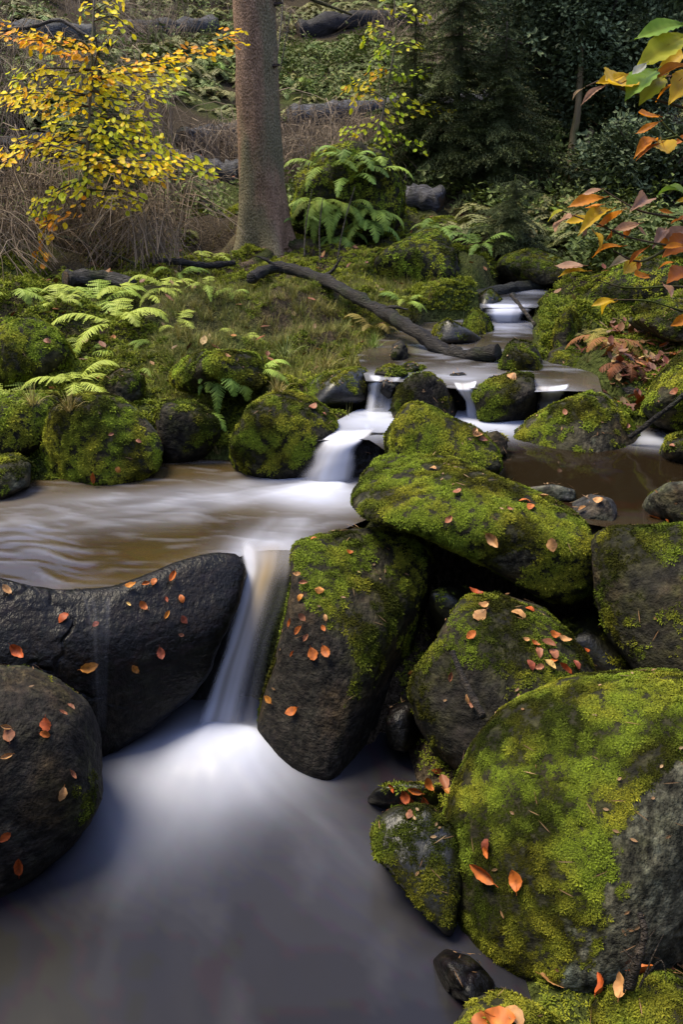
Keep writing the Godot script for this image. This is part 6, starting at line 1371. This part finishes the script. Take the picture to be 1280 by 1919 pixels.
	for a in [
		["E", Vector3(-0.834, 0.329, -2.525), 0.06, 3, "leftmost amber beech leaf on the wet black rock"],
		["E", Vector3(-0.733, 0.506, -2.731), 0.041, 3, "second amber beech leaf from left on the wet black rock"],
		["E", Vector3(-0.708, 0.3, -2.565), 0.038, 3, "third amber beech leaf from left on the wet black rock"],
		["E", Vector3(-0.608, 0.429, -2.679), 0.033, 3, "fourth amber beech leaf from left on the wet black rock"],
		["E", Vector3(-0.692, 0.508, -2.747), 0.03, 0, "leftmost orange beech leaf on the wet black rock"],
		["E", Vector3(-0.684, 0.461, -2.688), 0.037, 0, "second orange beech leaf from left on the wet black rock"],
		["E", Vector3(-0.662, 0.512, -2.761), 0.034, 0, "third orange beech leaf from left on the wet black rock"],
		["E", Vector3(-0.609, 0.511, -2.787), 0.049, 0, "fourth orange beech leaf from left on the wet black rock"],
		["E", Vector3(-0.731, 0.469, -2.68), 0.022, 6, "pale yellow beech leaf on the wet black rock"],
		["E", Vector3(-1.051, 0.409, -2.487), 0.058, 5, "leftmost dark orange beech leaf on the wet black rock"],
		["E", Vector3(-0.925, 0.468, -2.599), 0.044, 5, "second dark orange beech leaf from left on the wet black rock"],
		["E", Vector3(-0.563, 0.464, -2.74), 0.033, 5, "third dark orange beech leaf from left on the wet black rock"],
		["E", Vector3(-0.826, 0.437, -2.606), 0.027, 4, "leftmost red-brown beech leaf on the wet black rock"],
		["E", Vector3(-0.626, 0.33, -2.609), 0.042, 4, "second red-brown beech leaf from left on the wet black rock"],
		["E", Vector3(-0.606, 0.465, -2.722), 0.026, 4, "third red-brown beech leaf from left on the wet black rock"],
		["E", Vector3(-0.554, 0.412, -2.686), 0.033, 4, "fourth red-brown beech leaf from left on the wet black rock"],
		["E", Vector3(-0.56, 0.374, -2.654), 0.02, 2, "pink-brown beech leaf on the wet black rock"],
		["E", Vector3(-1.112, 0.546, -2.63), 0.041, 1, "tan beech leaf on the wet black rock"],
		["F", Vector3(-0.914, 0.38, -1.979), 0.034, 1, "leftmost tan beech leaf on the dark boulder at the left edge"],
		["F", Vector3(-0.921, 0.445, -2.029), 0.031, 1, "second tan beech leaf from left on the dark boulder at the left edge"],
		["F", Vector3(-0.795, 0.253, -1.993), 0.041, 1, "third tan beech leaf from left on the dark boulder at the left edge"],
		["F", Vector3(-0.908, 0.426, -2.016), 0.044, 2, "leftmost pink-brown beech leaf on the dark boulder at the left edge"],
		["F", Vector3(-0.796, 0.416, -2.122), 0.027, 2, "second pink-brown beech leaf from left on the dark boulder at the left edge"],
		["F", Vector3(-0.772, 0.288, -2.026), 0.029, 2, "third pink-brown beech leaf from left on the dark boulder at the left edge"],
		["F", Vector3(-0.784, 0.41, -2.168), 0.028, 2, "fourth pink-brown beech leaf from left on the dark boulder at the left edge"],
		["F", Vector3(-0.915, 0.198, -1.899), 0.035, 5, "leftmost dark orange beech leaf on the dark boulder at the left edge"],
		["F", Vector3(-0.887, 0.11, -1.895), 0.058, 5, "second dark orange beech leaf from left on the dark boulder at the left edge"],
		["F", Vector3(-0.832, 0.421, -2.065), 0.043, 5, "third dark orange beech leaf from left on the dark boulder at the left edge"],
		["F", Vector3(-0.83, 0.405, -2.045), 0.035, 0, "orange beech leaf on the dark boulder at the left edge"],
		["D", Vector3(-0.16, 0.434, -2.621), 0.032, 0, "leftmost orange beech leaf on the tall boulder right of the waterfall"],
		["D", Vector3(-0.158, 0.183, -2.479), 0.045, 0, "second orange beech leaf from left on the tall boulder right of the waterfall"],
		["D", Vector3(-0.151, 0.352, -2.565), 0.025, 0, "third orange beech leaf from left on the tall boulder right of the waterfall"],
		["D", Vector3(-0.134, 0.423, -2.594), 0.037, 0, "fourth orange beech leaf from left on the tall boulder right of the waterfall"],
		["D", Vector3(-0.1, 0.615, -2.911), 0.023, 0, "fifth orange beech leaf from left on the tall boulder right of the waterfall"],
		["D", Vector3(-0.092, 0.367, -2.54), 0.046, 0, "sixth orange beech leaf from left on the tall boulder right of the waterfall"],
		["D", Vector3(-0.058, 0.436, -2.581), 0.023, 0, "seventh orange beech leaf from left on the tall boulder right of the waterfall"],
		["D", Vector3(-0.049, 0.377, -2.537), 0.045, 0, "eighth orange beech leaf from left on the tall boulder right of the waterfall"],
		["D", Vector3(0.025, 0.583, -2.854), 0.028, 0, "ninth orange beech leaf from left on the tall boulder right of the waterfall"],
		["D", Vector3(-0.141, 0.552, -2.734), 0.029, 1, "leftmost tan beech leaf on the tall boulder right of the waterfall"],
		["D", Vector3(-0.052, 0.46, -2.608), 0.026, 1, "second tan beech leaf from left on the tall boulder right of the waterfall"],
		["D", Vector3(-0.125, 0.538, -2.706), 0.03, 2, "leftmost pink-brown beech leaf on the tall boulder right of the waterfall"],
		["D", Vector3(-0.123, 0.461, -2.616), 0.033, 2, "second pink-brown beech leaf from left on the tall boulder right of the waterfall"],
		["D", Vector3(-0.112, 0.409, -2.573), 0.03, 2, "third pink-brown beech leaf from left on the tall boulder right of the waterfall"],
		["D", Vector3(-0.234, 0.187, -2.554), 0.035, 3, "leftmost amber beech leaf on the tall boulder right of the waterfall"],
		["D", Vector3(-0.135, 0.507, -2.667), 0.03, 3, "second amber beech leaf from left on the tall boulder right of the waterfall"],
		["D", Vector3(-0.072, 0.52, -2.685), 0.034, 3, "third amber beech leaf from left on the tall boulder right of the waterfall"],
		["C", Vector3(0.364, 0.737, -2.788), 0.038, 2, "leftmost pink-brown beech leaf on the long slanted boulder"],
		["C", Vector3(0.41, 0.787, -2.923), 0.039, 2, "second pink-brown beech leaf from left on the long slanted boulder"],
		["C", Vector3(0.577, 0.756, -2.844), 0.022, 2, "third pink-brown beech leaf from left on the long slanted boulder"],
		["C", Vector3(0.248, 0.899, -3.153), 0.035, 1, "leftmost tan beech leaf on the long slanted boulder"],
		["C", Vector3(0.515, 0.689, -2.753), 0.061, 1, "second tan beech leaf from left on the long slanted boulder"],
		["C", Vector3(0.722, 0.765, -2.929), 0.034, 1, "third tan beech leaf from left on the long slanted boulder"],
		["C", Vector3(0.705, 0.677, -2.732), 0.049, 1, "fourth tan beech leaf from left on the long slanted boulder"],
		["C", Vector3(0.645, 0.766, -2.894), 0.041, 0, "orange beech leaf on the long slanted boulder"],
		["C", Vector3(0.658, 0.757, -2.871), 0.041, 5, "dark orange beech leaf on the long slanted boulder"],
		["B", Vector3(0.44, 0.554, -2.584), 0.049, 5, "leftmost dark orange beech leaf on the leaf-strewn dark boulder"],
		["B", Vector3(0.612, 0.517, -2.557), 0.032, 5, "second dark orange beech leaf from left on the leaf-strewn dark boulder"],
		["B", Vector3(0.674, 0.431, -2.338), 0.05, 5, "third dark orange beech leaf from left on the leaf-strewn dark boulder"],
		["B", Vector3(0.8, 0.392, -2.52), 0.027, 5, "fourth dark orange beech leaf from left on the leaf-strewn dark boulder"],
		["B", Vector3(0.387, 0.381, -2.265), 0.036, 1, "leftmost tan beech leaf on the leaf-strewn dark boulder"],
		["B", Vector3(0.438, 0.541, -2.471), 0.054, 1, "second tan beech leaf from left on the leaf-strewn dark boulder"],
		["B", Vector3(0.449, 0.547, -2.505), 0.048, 1, "third tan beech leaf from left on the leaf-strewn dark boulder"],
		["B", Vector3(0.565, 0.526, -2.516), 0.059, 1, "fourth tan beech leaf from left on the leaf-strewn dark boulder"],
		["B", Vector3(0.565, 0.491, -2.398), 0.03, 1, "fifth tan beech leaf from left on the leaf-strewn dark boulder"],
		["B", Vector3(0.694, 0.468, -2.441), 0.041, 1, "sixth tan beech leaf from left on the leaf-strewn dark boulder"],
		["B", Vector3(0.401, 0.513, -2.397), 0.038, 0, "leftmost orange beech leaf on the leaf-strewn dark boulder"],
		["B", Vector3(0.594, 0.483, -2.396), 0.03, 0, "second orange beech leaf from left on the leaf-strewn dark boulder"],
		["B", Vector3(0.667, 0.482, -2.452), 0.038, 0, "third orange beech leaf from left on the leaf-strewn dark boulder"],
		["B", Vector3(0.657, 0.448, -2.358), 0.037, 0, "fourth orange beech leaf from left on the leaf-strewn dark boulder"],
		["B", Vector3(0.338, 0.42, -2.327), 0.033, 2, "leftmost pink-brown beech leaf on the leaf-strewn dark boulder"],
		["B", Vector3(0.396, 0.368, -2.254), 0.029, 2, "second pink-brown beech leaf from left on the leaf-strewn dark boulder"],
		["B", Vector3(0.608, 0.47, -2.37), 0.04, 2, "third pink-brown beech leaf from left on the leaf-strewn dark boulder"],
		["B", Vector3(0.601, 0.448, -2.325), 0.033, 2, "fourth pink-brown beech leaf from left on the leaf-strewn dark boulder"],
		["B", Vector3(0.641, 0.474, -2.407), 0.047, 2, "fifth pink-brown beech leaf from left on the leaf-strewn dark boulder"],
		["B", Vector3(0.653, 0.459, -2.381), 0.044, 2, "sixth pink-brown beech leaf from left on the leaf-strewn dark boulder"],
		["B", Vector3(0.631, 0.446, -2.335), 0.042, 6, "pale yellow beech leaf on the leaf-strewn dark boulder"],
		["B", Vector3(0.572, 0.455, -2.327), 0.04, 4, "leftmost red-brown beech leaf on the leaf-strewn dark boulder"],
		["B", Vector3(0.719, 0.429, -2.367), 0.034, 4, "second red-brown beech leaf from left on the leaf-strewn dark boulder"],
		["A", Vector3(0.387, 0.227, -1.817), 0.04, 4, "red-brown beech leaf on the huge foreground boulder"],
		["A", Vector3(0.374, 0.176, -1.776), 0.077, 0, "leftmost orange beech leaf on the huge foreground boulder"],
		["A", Vector3(0.383, 0.215, -1.806), 0.032, 0, "second orange beech leaf from left on the huge foreground boulder"],
		["A", Vector3(0.449, 0.2, -1.721), 0.052, 0, "third orange beech leaf from left on the huge foreground boulder"],
		["H", Vector3(1.143, 0.685, -2.965), 0.054, 0, "leftmost orange beech leaf on the pale green right-hand boulder"],
		["H", Vector3(1.163, 0.706, -2.897), 0.03, 0, "second orange beech leaf from left on the pale green right-hand boulder"],
		["I", Vector3(0.882, 0.698, -2.988), 0.035, 1, "leftmost tan beech leaf on the small grey stone"],
		["I", Vector3(0.934, 0.738, -2.975), 0.039, 1, "second tan beech leaf from left on the small grey stone"],
		["K", Vector3(1.01, 0.815, -3.871), 0.034, 2, "leftmost pink-brown beech leaf on the pyramid boulder"],
		["K", Vector3(1.29, 0.749, -3.881), 0.04, 2, "second pink-brown beech leaf from left on the pyramid boulder"],
		["P", Vector3(-0.135, 0.791, -4.038), 0.052, 2, "leftmost pink-brown beech leaf on the rounded boulder by the small fall"],
		["P", Vector3(-0.08, 0.763, -4.035), 0.022, 2, "second pink-brown beech leaf from left on the rounded boulder by the small fall"],
		["O", Vector3(-1.05, 0.715, -3.869), 0.027, 2, "leftmost pink-brown beech leaf on the broad left-bank boulder"],
		["O", Vector3(-0.936, 0.67, -3.906), 0.03, 2, "second pink-brown beech leaf from left on the broad left-bank boulder"],
		["O", Vector3(-1.119, 0.541, -3.792), 0.054, 0, "orange beech leaf on the broad left-bank boulder"],
		["O", Vector3(-1.018, 0.569, -3.809), 0.037, 3, "amber beech leaf on the broad left-bank boulder"],
		["J", Vector3(0.521, 0.867, -3.395), 0.042, 1, "leftmost tan beech leaf on the boulder behind the slanted one"],
		["J", Vector3(0.537, 0.853, -3.38), 0.051, 1, "second tan beech leaf from left on the boulder behind the slanted one"],
		["J", Vector3(0.562, 0.841, -3.377), 0.046, 2, "pink-brown beech leaf on the boulder behind the slanted one"],
		["M", Vector3(0.835, 0.884, -4.266), 0.068, 1, "tan beech leaf on the blocky cascade boulder"],
		["AA", Vector3(0.165, 0.109, -2.196), 0.033, 5, "leftmost dark orange beech leaf on the low wet stone"],
		["AA", Vector3(0.188, 0.056, -2.187), 0.037, 5, "second dark orange beech leaf from left on the low wet stone"],
		["AA", Vector3(0.195, 0.088, -2.182), 0.044, 5, "third dark orange beech leaf from left on the low wet stone"],
		["AA", Vector3(0.224, 0.107, -2.184), 0.047, 5, "fourth dark orange beech leaf from left on the low wet stone"],
		["AA", Vector3(0.253, 0.064, -2.187), 0.044, 5, "fifth dark orange beech leaf from left on the low wet stone"],
		["AA", Vector3(0.212, 0.067, -2.184), 0.04, 0, "leftmost orange beech leaf on the low wet stone"],
		["AA", Vector3(0.26, 0.112, -2.195), 0.044, 0, "second orange beech leaf from left on the low wet stone"],
		["AA", Vector3(0.156, 0.039, -2.197), 0.031, 2, "pink-brown beech leaf on the low wet stone"],
		["Z", Vector3(0.305, 0.161, -1.361), 0.053, 0, "leftmost orange beech leaf on the rock at the bottom edge"],
		["Z", Vector3(0.339, 0.168, -1.362), 0.068, 0, "second orange beech leaf from left on the rock at the bottom edge"],
		["Z", Vector3(0.374, 0.173, -1.365), 0.058, 1, "tan beech leaf on the rock at the bottom edge"],
		["Z2", Vector3(0.619, 0.095, -1.491), 0.063, 0, "orange beech leaf on the bottom right corner rock"],
		["Z2", Vector3(0.715, 0.089, -1.536), 0.058, 5, "dark orange beech leaf on the bottom right corner rock"],
		["Z2", Vector3(0.646, 0.129, -1.468), 0.054, 1, "tan beech leaf on the bottom right corner rock"],
		["W", Vector3(1.487, 0.919, -3.848), 0.045, 2, "pink-brown beech leaf on the slanting right-edge rock"],
		["X", Vector3(1.407, 0.746, -3.59), 0.028, 2, "pink-brown beech leaf on the small right-edge stone"],
		["T", Vector3(-0.569, 0.967, -4.37), 0.032, 1, "tan beech leaf on the overhanging moss cap"],
		["R", Vector3(-1.544, 0.984, -4.663), 0.047, 2, "pink-brown beech leaf on the bright moss mound"],
		["Y", Vector3(0.189, 0.223, -1.933), 0.027, 2, "pink-brown beech leaf on the dark pool-edge rock"]
	]: fallen_leaf(a[0], a[1], a[2], a[3], a[4])
